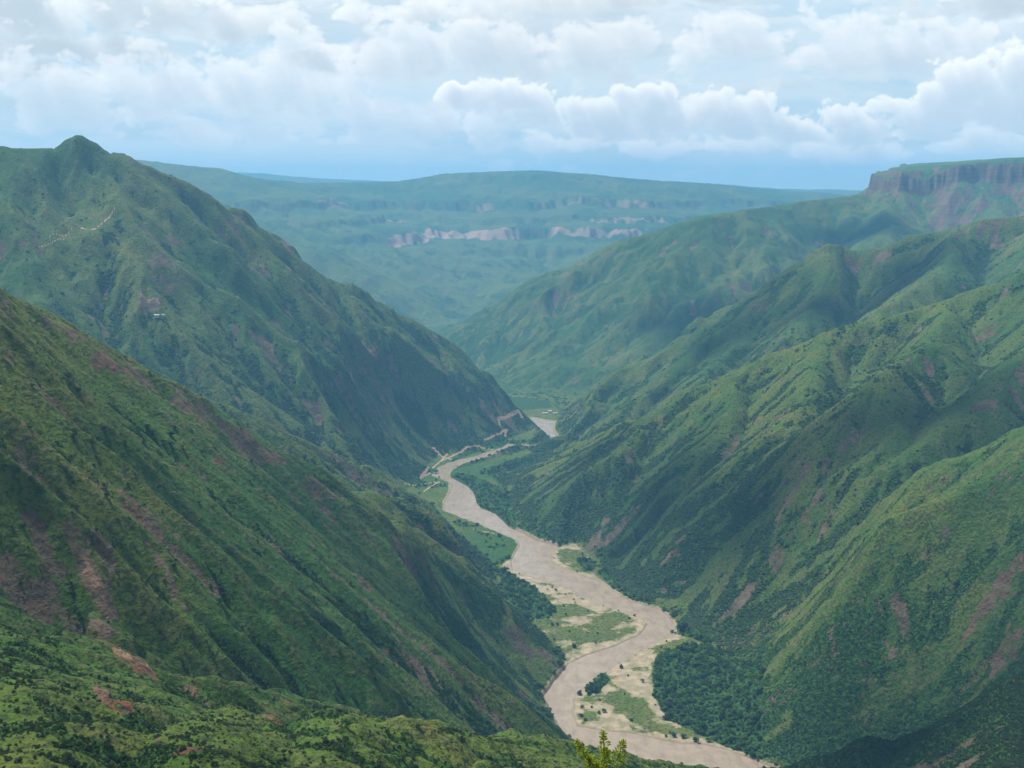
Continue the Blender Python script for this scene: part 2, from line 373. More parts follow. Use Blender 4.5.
hh_ = np.maximum(sm - np.abs(base - cap), 0) / sm
Hf = np.minimum(base, cap) - hh_ * hh_ * sm * .25
Hf = np.where((sd_f < 2) & (RR_ < 5600), np.minimum(Hf, floor + 2), Hf)
onfloor = (Hf - floor < 14) & (RR_ < 5600) & (dflat < 250)
ID[(sd_f < 25) & (RR_ < 5700)] = 0
H = Hf.astype(f32)
print('floor', time.time() - T0)

# ------------------------------------------------------------------ ground cover masks
GX, GY = grad(H); slope = np.sqrt(GX * GX + GY * GY)
n1 = fbm(X, Y, 400, 4, 201); n2 = fbm(X, Y, 90, 4, 205); n3 = fbm(X, Y, 25, 3, 209)
conc = -GUL
forest = sstep(.05, .75, .42 + .38 * conc + .55 * n1 + .45 * n2 + .5 * n3 - .0006 * (H - 300))
forest = forest + .35 * (n3 + .4 * n2)
crestm = np.exp(-(BD0 / np.array([1,60,30,50,60,1e-3,160,1e-3,75,70,75,1e-3,1e-3])[ID]) ** 1.5)
forest = forest - .75 * crestm * (.6 + n2)
forest = np.where(ID == hid['J'], sstep(-.6, .2, .5 + n2), forest)
forest = np.where(ID == hid['B'], sstep(.15, .85, .33 + .42 * conc + .5 * n1 + .45 * n2 + .5 * n3 - .0010 * (H - 300)), forest)
forest = np.where(ID == hid['A'], sstep(.1, .6, .22 + .5 * conc + .6 * n2 + 1.1 * n3), forest)
toe = sstep(-.2, .2, n1 + n2 + .1) * sstep(150, 20, H) * sstep(5, 40, sd_f) * (RR_ < 5200)
forest = np.maximum(forest, toe * sstep(-.5, .0, n2 + .1))
rock = sstep(1.0, 1.5, slope + .9 * n2 + .35 * n3) * sstep(.1, .5, n1 + .45 * rough + .12) * .8
rock = np.maximum(rock, sstep(.72, .95, fbm(X, Y, 230, 5, 221) * 1.5 + .25 * slope + .3 * conc) * hillm * .9)
rock = np.where(ID == hid['M'], sstep(.66, .95, slope) * 1.6, rock)
rock = np.where(isd, sstep(.62, .9, slope + .12 * n3) * sstep(-.2, .25, n1 + .1) * .6, rock)
zq = H + 60 * fbm(X, Y, 1500, 4, 51)
rock = np.where(ID == hid['M'], rock, rock * (.35 + .9 * sstep(-.4, .7, conc)))
rock = np.clip(rock * np.where(ID == hid['M'], 1, .6 + 1.2 * sstep(-.15, .35, fbm(X, Y, 34, 4, 225, .7))), 0, 1)
rock = np.where(ID == hid['I'], rock * .55, rock)
rock = np.where(ID == hid['A'], rock * sstep(-.35, .25, n3 + .8 * n2) * .8, rock)
# named scars seen on the slopes: centre pixel, distance, radius along / across the slope, strength
def scar(px, py, d, rx, ry, rot, k=1.0, seed=0):
    global rock
    cx, cy, _ = P(px, py, d)
    dx, dy = X - cx, Y - cy
    c, s = math.cos(rot), math.sin(rot)
    a = (dx * c + dy * s) / rx; b = (-dx * s + dy * c) / ry
    q = 1 - np.sqrt(a * a + b * b)
    mk = k * sstep(.0, .35, q + .9 * n3 + .5 * n2 - .05)
    rock = np.maximum(rock, mk)
    if seed: TAN[:] = np.maximum(TAN, mk * (sstep(-.25, .3, fbm(X, Y, 30, 4, 291, .7))))
HM = {}
TAN = np.zeros(X.shape, f32)
def surf_d(px, py, near_d=0):
    """forward distance where the pixel's ray meets the ground (march over the grid)"""
    u = (px - 512) / FPX; v = (384 - py) / FPX
    dx, dy, dz = u, cp + v * sp, -sp + v * cp
    hr_ = math.hypot(dx, dy); a = math.atan2(dx, dy)
    col = int(round((a - az_in[0]) / (az_in[1] - az_in[0])))
    col = min(max(col, 0), len(az_in) - 1)
    ray = CAMZ + rr * (dz / hr_)
    hit = np.where((H[:, col] >= ray) & (rr > max(near_d, 60)))[0]
    if len(hit) == 0: return None
    return float(rr[hit[0]] * math.cos(a))
for (px, py, rx, ry, rot, k) in ((172, 240, 60, 26, .9, .8), (163, 262, 60, 30, .5, .8), (150, 305, 45, 38, .3, 1), (168, 285, 60, 30, .9, .6), (100, 215, 50, 10, .2, .9),
        (288, 248, 30, 60, .3, .9), (325, 345, 40, 20, .5, .7), (395, 410, 30, 15, .5, .6), (855, 437, 34, 20, .5, 1), (845, 445, 30, 14, .7, .9), (985, 335, 50, 26, .3, .8), (985, 405, 40, 22, .3, .9),
        (930, 400, 14, 36, .4, .8), (900, 620, 12, 40, .3, .9), (890, 650, 10, 30, .3, .8), (1000, 590, 40, 25, .3, .8), (975, 620, 30, 20, .3, .9), (1010, 650, 40, 30, .3, .8), (680, 480, 30, 20, .3, .5),
        (165, 575, 8, 40, .9, .8), (100, 590, 12, 50, .8, .9), (105, 635, 16, 40, .6, 1), (125, 655, 14, 40, .6, 1), (140, 680, 12, 30, .6, 1), (105, 545, 8, 40, .5, .8), (190, 690, 14, 10, .4, .7), (110, 700, 10, 16, .5, 1), (334, 726, 7, 5, .3, 1), (425, 727, 7, 5, .3, .8), (270, 718, 8, 5, .4, .8), (160, 740, 5, 4, .5, .8), (195, 750, 10, 7, .5, 1), (100, 690, 7, 12, .5, 1),
        (220, 470, 10, 30, .6, .7), (365, 585, 22, 30, .5, .9), (520, 645, 45, 45, .4, .9), (545, 655, 30, 30, .4, .8), (430, 580, 30, 14, .7, .6), (250, 448, 90, 26, .9, .85), (180, 402, 90, 26, .9, .8), (120, 366, 80, 20, .9, .75), (60, 330, 70, 16, .9, .7), (320, 490, 60, 22, .9, .7), (420, 560, 60, 20, .9, .6), (20, 430, 14, 30, .4, .6),
        (760, 310, 60, 40, .2, .6), (890, 200, 80, 30, .2, .8), (885, 217, 70, 30, .2, .6), (995, 225, 90, 40, .2, .6), (665, 325, 30, 20, 0, .4)):
    d = surf_d(px, py, 760 if (rx, ry) in ((16, 40), (14, 40), (12, 30)) else 0)
    if d: scar(px, py, d, rx, ry, rot, k, 1 if (px, py) in ((172, 240), (163, 262), (150, 305), (105, 635), (125, 655), (140, 680), (220, 470), (855, 437), (430, 580), (165, 575), (100, 590)) else 0)
rock *= (sd_f > 6)
# bright bare earth along river: sand on the flats
bars = np.minimum(sdist(FLATS[0], X, Y), np.minimum(sdist(FLATS[1], X, Y), sdist(FLATS[3], X, Y)))
sandn = fbm(X, Y, 70, 5, 231, .6)
sand = sstep(6, -4, bars + 10 * edge) * sstep(-.3, .3, sandn + .38 * sstep(34, 4, bank + 20 * sandn) - .16)
sand = np.maximum(sand, sstep(14, 5, bank + 7 * edge) * (RR_ < 5600) * .9)
def blob(poly, soft=8):
    return sstep(soft, -soft * .4, sdist(gp(poly), X, Y) + 9 * edge)
# wooded parts of the flats
wood = np.maximum.reduce([blob([(560,738),(600,754),(650,768),(650,792),(575,775),(548,748)]),
                          blob([(497,568),(512,575),(535,590),(556,610),(553,618),(540,622),(525,618),(505,598)]),
                          blob([(583,686),(592,680),(604,672),(607,682),(600,692),(588,697)]),
                          blob([(655,668),(662,655),(690,645),(720,650),(760,690),(760,755),(735,750),(700,735),(668,722),(655,700)]),
                          blob([(447,478),(462,474),(505,490),(515,530),(480,508),(470,490)]) * .9,
                          blob([(575,560),(590,560),(596,570),(585,572)]),
                          blob([(452,513),(470,518),(520,540),(514,560),(500,566),(480,548),(455,530)]) * sstep(-.05, .25, n2 + .4 * n3 - .15) * .8,
                          blob([(495,398),(520,399),(548,402),(552,409),(520,411)]), blob([(452,462),(470,455),(505,448),(530,442),(500,440),(470,448)]) * sstep(-.3, .1, n2 + .1),
                          blob([(400,485),(440,478),(449,490),(444,505),(420,515)]) * sstep(-.05, .25, n2 + .3 * n3 - .15) * .8])
sandy = np.maximum.reduce([blob([(507,570),(520,570),(560,590),(620,613),(600,614),(560,600),(530,590),(508,578)]),
                           blob([(610,664),(630,658),(655,645),(650,665),(655,690),(672,722),(655,716),(640,700),(620,690),(606,675)]),
                           blob([(572,700),(580,700),(600,710),(640,728),(700,746),(640,737),(575,728)]),
                           blob([(565,668),(590,656),(640,637),(620,640),(585,645),(566,655)]) * .8,
                           blob([(548,553),(556,560),(566,570),(552,564)], 4)])
sand = np.maximum(sand, sandy * sstep(-.5, .1, sandn))
sand = sand * (1 - wood)
forest = np.where((sd_f < 6) & (RR_ < 5600), np.maximum(wood, .15 * sstep(0, .4, n3)), np.maximum(forest, wood))
forest = forest * (1 - .8 * rock)
# dirt roads and cart tracks: polylines of pixels laid onto the ground
road = np.zeros(X.shape, f32)
ROADS = [([(430,474),(420,479),(428,468),(440,462),(447,455)], 3.5), ([(436,452),(432,447),(440,455),(452,460)], 4), ([(440,462),(455,455),(468,448),(480,447),(492,450)], 4),
         ([(485,441),(497,436),(503,432),(507,430),(505,436)], 4), ([(500,426),(498,421),(505,418),(515,414),(519,411),(522,417)], 6), ([(405,484),(425,484),(440,482)], 3),
         ([(424,492),(430,487),(438,483)], 3), ([(474,530),(486,532),(500,535)], 2.5),
         ([(95,230),(105,222),(112,213),(115,210)], 2.2), ([(50,236),(72,230),(95,230)], 1.6), ([(40,247),(55,243),(64,240)], 1.6)]
for pts, w in ROADS:
    wp = []
    for q in pts:
        d = surf_d(*q)
        if d: wp.append(P(q[0], q[1], d))
    if len(wp) > 1:
        cx = np.mean([p[0] for p in wp]); cy = np.mean([p[1] for p in wp])
        m = (np.abs(X - cx) < 500) & (np.abs(Y - cy) < 900)
        dd = pdist(np.array(wp), X[m] + 5 * n3[m], Y[m] + 7 * n3[m], False)
        road[m] = np.maximum(road[m], sstep(w * 1.3, w * .6, dd))
forest *= (1 - road)
pale = np.zeros(X.shape, f32)
for z0, hgt, wd, kk_ in ((560, 95, 60, .75), (690, 60, 40, .6), (850, 70, 60, .5), (400, 45, 50, .3)):
    pale = np.maximum(pale, fade * kk_ * sstep(.85, .45, np.abs(zt - z0) / (wd * .5)) * sstep(-.22, .12, fbm(X, Y, 1500, 5, 281, .6)))
road = np.maximum(road, pale); road = np.maximum(road, .50 * TAN)
forest = np.where(isd, forest * .75 * sstep(-.2, .25, n1), forest)
ribs = np.where(bars < 10, .95, np.where((sd_f < 8) & (RR_ < 5600), .6, np.clip(.5 + .5 * GUL, 0, 1)))                # dry grass on the ribs
lush = np.where((bars < 10) | (isd & (H < 480)), 0, 1) * np.clip(.5 + .9 * fbm(X, Y, 700, 3, 241) + .3 * n2, 0, 1)
print('masks', time.time() - T0)

# ------------------------------------------------------------------ materials
def mat(name):
    m = bpy.data.materials.new(name); m.use_nodes = True
    nt = m.node_tree; nt.nodes.clear()
    return m, nt
class N:
    def __init__(s, nt): s.nt = nt
    def new(s, t, **kw):
        n = s.nt.nodes.new(t)
        for k, v in kw.items():
            if k == 'inp':
                for a, b in v.items():
                    if hasattr(b, 'default_value') or isinstance(b, bpy.types.NodeSocket): s.nt.links.new(b, n.inputs[a])
                    else: n.inputs[a].default_value = b
            else: setattr(n, k, v)
        return n
    def math(s, op, a, b=0.0, c=None, clamp=False):
        n = s.nt.nodes.new('ShaderNodeMath'); n.operation = op; n.use_clamp = clamp
        for i, v in enumerate((a, b, c)):
            if v is None: continue
            if isinstance(v, bpy.types.NodeSocket): s.nt.links.new(v, n.inputs[i])
            else: n.inputs[i].default_value = v
        return n.outputs[0]
    def mix(s, f, a, b):
        n = s.nt.nodes.new('ShaderNodeMix'); n.data_type = 'RGBA'
        for i, v in ((0, f), (6, a), (7, b)):
            if isinstance(v, bpy.types.NodeSocket): s.nt.links.new(v, n.inputs[i])
            else: n.inputs[i].default_value = v if i == 0 else (*v, 1)
        return n.outputs[2]
    def noise(s, vec, scale, detail=4, rough=.55, lac=2.0, dist=0.0, dim='3D'):
        n = s.nt.nodes.new('ShaderNodeTexNoise'); n.noise_dimensions = dim
        n.inputs['Scale'].default_value = scale; n.inputs['Detail'].default_value = detail
        n.inputs['Roughness'].default_value = rough; n.inputs['Lacunarity'].default_value = lac
        n.inputs['Distortion'].default_value = dist
        s.nt.links.new(vec, n.inputs['Vector']); return n.outputs['Fac']
    def ramp(s, v, lo, hi):
        n = s.nt.nodes.new('ShaderNodeMapRange'); n.interpolation_type = 'SMOOTHSTEP'
        for k_, w in (('Value', v), ('From Min', lo), ('From Max', hi)):
            if isinstance(w, bpy.types.NodeSocket): s.nt.links.new(w, n.inputs[k_])
            else: n.inputs[k_].default_value = w
        return n.outputs[0]

def terrain_mat():
    m, nt = mat('hillside ground'); n = N(nt)
    pos = n.new('ShaderNodeNewGeometry').outputs['Position']
    a1n = n.new('ShaderNodeAttribute', attribute_name='cover'); a1 = a1n.outputs['Color']
    a2n = n.new('ShaderNodeAttribute', attribute_name='cover2'); a2 = a2n.outputs['Color']
    s1 = n.new('ShaderNodeSeparateColor', inp={0: a1}); s2 = n.new('ShaderNodeSeparateColor', inp={0: a2})
    forest, rock, sand = s1.outputs; ribs, lush, road = s2.outputs
    sq = n.new('ShaderNodeVectorMath', operation='MULTIPLY', inp={0: pos, 1: (1, 1, .45)}).outputs[0]
    nA = n.noise(pos, .045, 5, .6); nB = n.noise(pos, .16, 5, .62); nC = n.noise(pos, .012, 4, .55); nD = n.noise(pos, .5, 4, .6)
    # clumps of woody scrub
    vor = n.new('ShaderNodeTexVoronoi', feature='F1', inp={'Vector': pos, 'Scale': .11, 'Randomness': 1.0})
    cl = n.math('SUBTRACT', 1.0, vor.outputs['Distance'])
    vor2 = n.new('ShaderNodeTexVoronoi', feature='F1', inp={'Vector': pos, 'Scale': .28, 'Randomness': 1.0})
    cl2 = n.math('SUBTRACT', 1.0, vor2.outputs['Distance'])
    grassA = n.mix(n.ramp(nC, .35, .65), (.072, .126, .015), (.116, .142, .022))
    grass = n.mix(n.ramp(lush, .25, .8), grassA, (.036, .104, .016))
    dry = n.math('MULTIPLY', n.ramp(ribs, .5, .95), n.ramp(nA, .40, .62))
    grass = n.mix(n.math('MULTIPLY', dry, .55), grass, (.135, .125, .050))
    grass = n.mix(n.math('MULTIPLY', n.ramp(nB, .47, .60), .8), grass, (.030, .048, .016))
    grass = n.mix(n.math('MULTIPLY', n.ramp(nD, .5, .62), .45), grass, (.034, .052, .018))
    earth = n.math('MULTIPLY', n.ramp(nD, .56, .72), n.ramp(nA, .5, .64))
    grass = n.mix(n.math('MULTIPLY', earth, .5), grass, (.12, .085, .052))
    woods = n.mix(n.ramp(nB, .38, .64), (.012, .042, .008), (.040, .100, .016))
    woods = n.mix(n.math('MULTIPLY', n.ramp(nA, .55, .7), .6), woods, (.050, .072, .024))
    fm = n.math('ADD', forest, n.math('MULTIPLY', n.math('SUBTRACT', nB, .5), 1.5))
    fm = n.math('ADD', fm, n.math('MULTIPLY', n.math('SUBTRACT', cl2, .62), .55))
    nM = n.noise(pos, .028, 7, .68)
    fm = n.math('ADD', fm, n.math('MULTIPLY', n.math('SUBTRACT', nM, .5), 1.9))
    fmask = n.ramp(fm, .38, .60)
    col = n.mix(fmask, grass, woods)
    rk = n.mix(n.ramp(nB, .35, .62), (.048, .040, .030), (.125, .090, .060))
    rk = n.mix(n.math('MULTIPLY', n.ramp(nC, .5, .62), .7), rk, (.185, .140, .100))
    rk = n.mix(n.ramp(nD, .5, .68), rk, (.085, .066, .056))
    nR = n.noise(n.new('ShaderNodeVectorMath', operation='MULTIPLY', inp={0: pos, 1: (1, 1, .3)}).outputs[0], .075, 6, .7)
    rm = n.ramp(n.math('ADD', rock, n.math('MULTIPLY', n.math('SUBTRACT', nR, .5), 3.0)), .50, .78)
    rk = n.mix(n.math('MULTIPLY', a1n.outputs['Alpha'], n.ramp(nB, .35, .6)), rk, (.160, .066, .034))
    st = n.noise(n.new('ShaderNodeVectorMath', operation='MULTIPLY', inp={0: pos, 1: (.06, .06, 1)}).outputs[0], .07, 4, .6)
    rk = n.mix(n.math('MULTIPLY', n.ramp(st, .44, .60), .6), rk, (.165, .118, .085))
    col = n.mix(rm, col, rk)
    nR0 = n.noise(pos, .06, 7, .7)
    sn = n.mix(n.ramp(nA, .36, .62), (.34, .275, .190), (.235, .195, .135))
    sn = n.mix(n.math('MULTIPLY', n.ramp(nR0, .48, .62), .85), sn, (.165, .165, .085))
    sn = n.mix(n.math('MULTIPLY', a2n.outputs['Alpha'], .8), sn, (.150, .115, .080))
    sm_ = n.ramp(n.math('ADD', sand, n.math('MULTIPLY', n.math('SUBTRACT', n.noise(pos, .09, 8, .75), .5), 2.4)), .22, .78)
    col = n.mix(sm_, col, sn)
    rd = n.mix(n.ramp(nB, .4, .6), (.42, .30, .21), (.30, .18, .12))
    col = n.mix(n.ramp(n.math('ADD', road, n.math('MULTIPLY', n.math('SUBTRACT', nB, .5), .6)), .35, .6), col, rd)
    nE = n.noise(pos, 1.6, 4, .65)
    col = n.mix(n.math('MULTIPLY', n.ramp(nE, .5, .64), n.math('SUBTRACT', .4, n.math('MULTIPLY', sm_, .3))), col, (.030, .040, .018))
    # relief
    b1 = n.math('MULTIPLY', n.math('MULTIPLY', cl, fmask), 3.2)
    b2 = n.math('MULTIPLY', n.math('MULTIPLY', cl2, fmask), 1.6)
    b3 = n.math('MULTIPLY', nA, 7.0); b4 = n.math('MULTIPLY', nB, 4.6); b5 = n.math('MULTIPLY', nD, 1.2)
    hh = n.math('ADD', n.math('ADD', n.math('ADD', b1, b2), n.math('ADD', b3, b4)), b5)
    calm = n.math('SUBTRACT', 1.0, n.math('MULTIPLY', sm_, .8))
    bump = n.new('ShaderNodeBump', inp={'Strength': calm, 'Distance': 1.0, 'Height': hh})
    bs = n.new('ShaderNodeBsdfPrincipled', inp={'Base Color': col, 'Roughness': .95, 'Normal': bump.outputs[0]})
    bs.inputs['Specular IOR Level'].default_value = .12
    o = n.new('ShaderNodeOutputMaterial', inp={0: bs.outputs[0]})
    return m
MT = terrain_mat()

def plain(name, col, rough=.9, spec=.2, vary=None, scale=.3, trans=0):
    m, nt = mat(name); n = N(nt)
    c = None
    if vary:
        pos = n.new('ShaderNodeNewGeometry').outputs['Position']
        c = n.mix(n.ramp(n.noise(pos, scale, 3), .35, .65), col, vary)
    bs = n.new('ShaderNodeBsdfPrincipled')
    if c is not None: nt.links.new(c, bs.inputs['Base Color'])
    else: bs.inputs['Base Color'].default_value = (*col, 1)
    bs.inputs['Roughness'].default_value = rough; bs.inputs['Specular IOR Level'].default_value = spec
    n.new('ShaderNodeOutputMaterial', inp={0: bs.outputs[0]})
    return m

# ------------------------------------------------------------------ terrain meshes, one per hill
def add_attr(me, name, arr):
    a = me.attributes.new(name, 'FLOAT_COLOR', 'POINT'); a.data.foreach_set('color', arr.astype(f32).ravel())
LAB = {
 'valley': ('valley_floor', 'flat sandy and green river terraces beside the brown river', 'valley floor'),
 'A': ('shoulder_hill', 'closest green grassy shoulder with red earth cuts, bottom left', 'hill'),
 'B': ('canyon_ridge', 'big near ridge with gullied green and brown face falling to the river', 'mountain'),
 'K': ('low_ridge', 'low green ridge tucked behind the big near ridge beside the river terraces', 'hill'),
 'CC': ('tall_mountain', 'tall blue-green mountain with knobbed summit and bare rocky scars', 'mountain'),
 'D': ('far_plateau', 'hazy far plateau with pale cliff bands closing the canyon', 'plateau'),
 'E': ('long_slope', 'long even blue-green slope below the flat-topped mesa', 'mountain'),
 'M': ('mesa', 'flat-topped mesa with a sheer reddish cliff on the skyline', 'mesa'),
 'GG': ('pyramid_mountain', 'mountain with a pyramid-shaped peak between mesa slope and nearer green ridge', 'mountain'),
 'HH': ('spurred_mountain', 'broad green mountain whose long spurs run down to the middle of the river', 'mountain'),
 'I': ('grassy_spurs', 'bright grassy spurs above the lower river bend with reddish bare patches', 'hill'),
 'J': ('wooded_spur', 'dark wooded spur in the bottom right corner', 'hill'),
 'F': ('horizon_hills', 'faint blue hills on the horizon behind the far plateau', 'hills')}
vid = np.arange(NR * NA).reshape(NR, NA)
q0 = vid[:-1, :]; q1 = vid[1:, :]
q0n = np.roll(q0, -1, 1); q1n = np.roll(q1, -1, 1)
quads = np.stack([q0, q0n, q1n, q1], -1).reshape(-1, 4)
fid = ID[:-1, :].reshape(-1)
co = np.stack([X, Y, H], -1).reshape(-1, 3)
nrm = np.stack([-GX, -GY, np.ones_like(GX)], -1).reshape(-1, 3); nrm /= np.linalg.norm(nrm, axis=1, keepdims=True)
red = sstep(.1, .35, fbm(X, Y, 300, 3, 261) + .15 * n3) * .55
red = np.where(ID == hid['A'], 1, red); red = np.where(RR_ > 5000, .3, red); red = np.where(ID == hid['M'], .8, red)
cov = np.stack([forest, rock, sand, red], -1).reshape(-1, 4)
damp = sstep(9, 1, bank + 4 * edge) * (RR_ < 5600)
cov2 = np.stack([ribs, lush, road, damp], -1).reshape(-1, 4)
for k, key in enumerate(HILLS):
    q = quads[fid == k]
    if len(q) == 0: continue
    used, inv = np.unique(q, return_inverse=True)
    inv = inv.reshape(-1, 4)
    me = bpy.data.meshes.new(LAB[key][0])
    me.vertices.add(len(used)); me.vertices.foreach_set('co', co[used].ravel())
    me.loops.add(inv.size); me.loops.foreach_set('vertex_index', inv.ravel().astype(np.int32))
    me.polygons.add(len(inv)); me.polygons.foreach_set('loop_start', np.arange(0, inv.size, 4, dtype=np.int32))
    me.polygons.foreach_set('use_smooth', np.ones(len(inv), bool))
    me.update(calc_edges=True)
    add_attr(me, 'cover', cov[used]); add_attr(me, 'cover2', cov2[used])
    me.normals_split_custom_set_from_vertices(nrm[used])
    me.materials.append(MT)
    o = bpy.data.objects.new(LAB[key][0], me); C.objects.link(o)
    o['kind'] = 'structure'; o['label'] = LAB[key][1]; o['category'] = LAB[key][2]
print('meshes', time.time() - T0)

# ------------------------------------------------------------------ river water
def river_mat():
    m, nt = mat('muddy river water'); n = N(nt)
    pos = n.new('ShaderNodeNewGeometry').outputs['Position']
    nA = n.noise(pos, .02, 5, .6, dist=1.2); nB = n.noise(pos, .12, 5, .6)
    col = n.mix(n.ramp(nA, .35, .65), (.245, .195, .142), (.290, .235, .175))
    nS = n.noise(n.new('ShaderNodeVectorMath', operation='MULTIPLY', inp={0: pos, 1: (1, .35, 1)}).outputs[0], .05, 5, .65)
    col = n.mix(n.math('MULTIPLY', n.ramp(nS, .46, .66), .6), col, (.190, .145, .100))
    bk = n.new('ShaderNodeAttribute', attribute_name='bank').outputs['Fac']
    sp_ = n.new('ShaderNodeSeparateXYZ', inp={0: pos}).outputs
    fl = n.new('ShaderNodeCombineXYZ', inp={0: n.math('MULTIPLY', bk, .16), 1: n.math('MULTIPLY', n.math('SUBTRACT', sp_[1], sp_[0]), .012), 2: 0.0}).outputs[0]
    nF = n.noise(fl, 1.0, 6, .65, dist=.3)
    col = n.mix(n.math('MULTIPLY', n.ramp(nF, .50, .70), .38), col, (.190, .146, .100))
    col = n.mix(n.math('MULTIPLY', n.ramp(nF, .42, .32), .3), col, (.33, .28, .215))
    bump = n.new('ShaderNodeBump', inp={'Strength': 1.0, 'Distance': .9, 'Height': n.math('ADD', nB, nF)})
    bs = n.new('ShaderNodeBsdfPrincipled', inp={'Base Color': col, 'Roughness': .20, 'Normal': bump.outputs[0]})
    bs.inputs['Specular IOR Level'].default_value = .3
    n.new('ShaderNodeOutputMaterial', inp={0: bs.outputs[0]})
    return m
import bmesh
def grow(poly, k):
    """push a polygon outwards so the banks, not the sheet's edge, draw the shoreline"""
    p = np.array(poly); d = np.roll(p, -1, 0) - np.roll(p, 1, 0); d /= np.linalg.norm(d, axis=1, keepdims=True) + 1e-9
    nn = np.stack([d[:, 1], -d[:, 0]], 1)
    area = .5 * np.sum(p[:, 0] * np.roll(p[:, 1], -1) - np.roll(p[:, 0], -1) * p[:, 1])
    return p + nn * k * (1 if area > 0 else -1)
wq = (sd_r < 10) & (RR_ < 6000)
wq = (wq[:-1] & wq[1:] & np.roll(wq, -1, 1)[:-1] & np.roll(wq, -1, 1)[1:]).reshape(-1)
q = quads[wq]; used, inv = np.unique(q, return_inverse=True); inv = inv.reshape(-1, 4)
wco = co[used].copy(); wco[:, 2] = 0
me = bpy.data.meshes.new('river'); me.from_pydata(wco.tolist(), [], inv.tolist()); me.materials.append(river_mat())
ab = me.attributes.new('bank', 'FLOAT', 'POINT'); ab.data.foreach_set('value', sd_r.reshape(-1)[used].astype(f32))
o = bpy.data.objects.new('river', me); C.objects.link(o); o['kind'] = 'structure'
o['label'] = 'muddy brown river winding through the canyon floor'; o['category'] = 'river'

# ------------------------------------------------------------------ sampling the ground
def hsample(x, y, fields):
    r = np.hypot(x, y); a = np.arctan2(x, y)
    ci = (a - az_in[0]) / (az_in[1] - az_in[0]); ri = np.interp(r, rr, np.arange(NR))
    c0 = np.clip(ci.astype(int), 0, len(az_in) - 2); r0 = np.clip(ri.astype(int), 0, NR - 2)
    fc = np.clip(ci - c0, 0, 1); fr = ri - r0
    out = []
    for F in fields:
        out.append((F[r0, c0] * (1 - fc) + F[r0, c0 + 1] * fc) * (1 - fr) + (F[r0 + 1, c0] * (1 - fc) + F[r0 + 1, c0 + 1] * fc) * fr)
    return out
# what a viewer near the lookout can see: elevation horizon along each ray, with a margin
el = (H - CAMZ) / RR_
hor = np.maximum.accumulate(np.where(RR_ > 60, el, -9), 0)
VIS = (el > hor - .012)

# ------------------------------------------------------------------ bushes and woods
def leaf_mat(name, a, b, c):
    m, nt = mat(name); n = N(nt)
    oi = n.new('ShaderNodeObjectInfo')
    pos = n.new('ShaderNodeNewGeometry').outputs['Position']
    g = n.noise(pos, .010, 3, .5); g2 = n.noise(pos, .9, 2, .5)
    col = n.mix(n.ramp(oi.outputs['Random'], .1, .9), a, b)
    col = n.mix(n.math('MULTIPLY', n.ramp(g, .45, .62), .6), col, c)
    col = n.mix(n.math('MULTIPLY', n.ramp(g2, .45, .65), .4), col, c)
    bs = n.new('ShaderNodeBsdfPrincipled', inp={'Base Color': col, 'Roughness': .8})
    bs.inputs['Specular IOR Level'].default_value = .15
    tr = n.new('ShaderNodeBsdfTranslucent', inp={'Color': col})
    mx = n.new('ShaderNodeMixShader', inp={0: .3, 1: bs.outputs[0], 2: tr.outputs[0]})
    n.new('ShaderNodeOutputMaterial', inp={0: mx.outputs[0]})
    return m
ML = leaf_mat('woodland leaves', (.020, .052, .011), (.066, .124, .024), (.036, .076, .018))
MR = leaf_mat('riverside leaves', (.032, .080, .014), (.105, .195, .032), (.060, .110, .026))
MS = leaf_mat('dry scrub leaves', (.030, .046, .020), (.060, .078, .030), (.058, .062, .038))
MB = plain('bark', (.09, .07, .05), .95, .1, (.06, .045, .035), 2)

def crown(name, seed, nleaf, lobes, flat, leaf, mt):
    """a crown: leaf sprays on several uneven lobes, unit radius about 1, standing on z=0"""
    r = np.random.default_rng(seed); V = []; F = []
    L = [(r.uniform(-.5, .5), r.uniform(-.5, .5), flat * r.uniform(.45, 1.0), r.uniform(.38, .62)) for _ in range(lobes)]
    for i in range(nleaf):
        cx, cy, cz, cr = L[i % lobes]
        d = r.normal(size=3); d /= np.linalg.norm(d)
        if d[2] < -.35: d[2] *= -1
        p = np.array((cx, cy, cz)) + d * cr * (r.uniform(.55, 1.08)) * np.array((1, 1, .8))
        if p[2] < .02: p[2] = r.uniform(.02, .2)
        n_ = d + r.normal(size=3) * .55; n_ /= np.linalg.norm(n_)
        t = np.cross(n_, r.normal(size=3)); t /= np.linalg.norm(t); b = np.cross(n_, t)
        s = leaf * r.uniform(.6, 1.3); k = len(V)
        V += [p - t * s, p - b * s * .7, p + t * s + n_ * s * .2, p + b * s * .7]; F.append((k, k + 1, k + 2, k + 3))
    me = bpy.data.meshes.new(name); me.from_pydata([tuple(v) for v in V], [], F); me.materials.append(mt)
    return me
def solid_crown(name, seed, mt, flat=.8):
    """a lumpy closed clump for the far woods"""
    bm = bmesh.new(); bmesh.ops.create_icosphere(bm, subdivisions=2, radius=1)
    r = np.random.default_rng(seed); ph = r.uniform(0, 6, 6)
    for v in bm.verts:
        x, y, z = v.co
        k = 1 + .22 * math.sin(3.1 * x + ph[0]) * math.cos(3.7 * y + ph[1]) + .16 * math.sin(6.3 * y + ph[2]) * math.sin(5.9 * z + ph[3]) + r.uniform(-.10, .10)
        v.co = (x * k, y * k, max(z * k * flat, -.35) + .3)
    me = bpy.data.meshes.new(name); bm.to_mesh(me); bm.free(); me.materials.append(mt)
    return me
lib = bpy.data.collections.new('bush library')      # not linked to the scene: only the sources of the scattered cover
def libobj(me):
    o = bpy.data.objects.new(me.name, me); lib.objects.link(o); return o
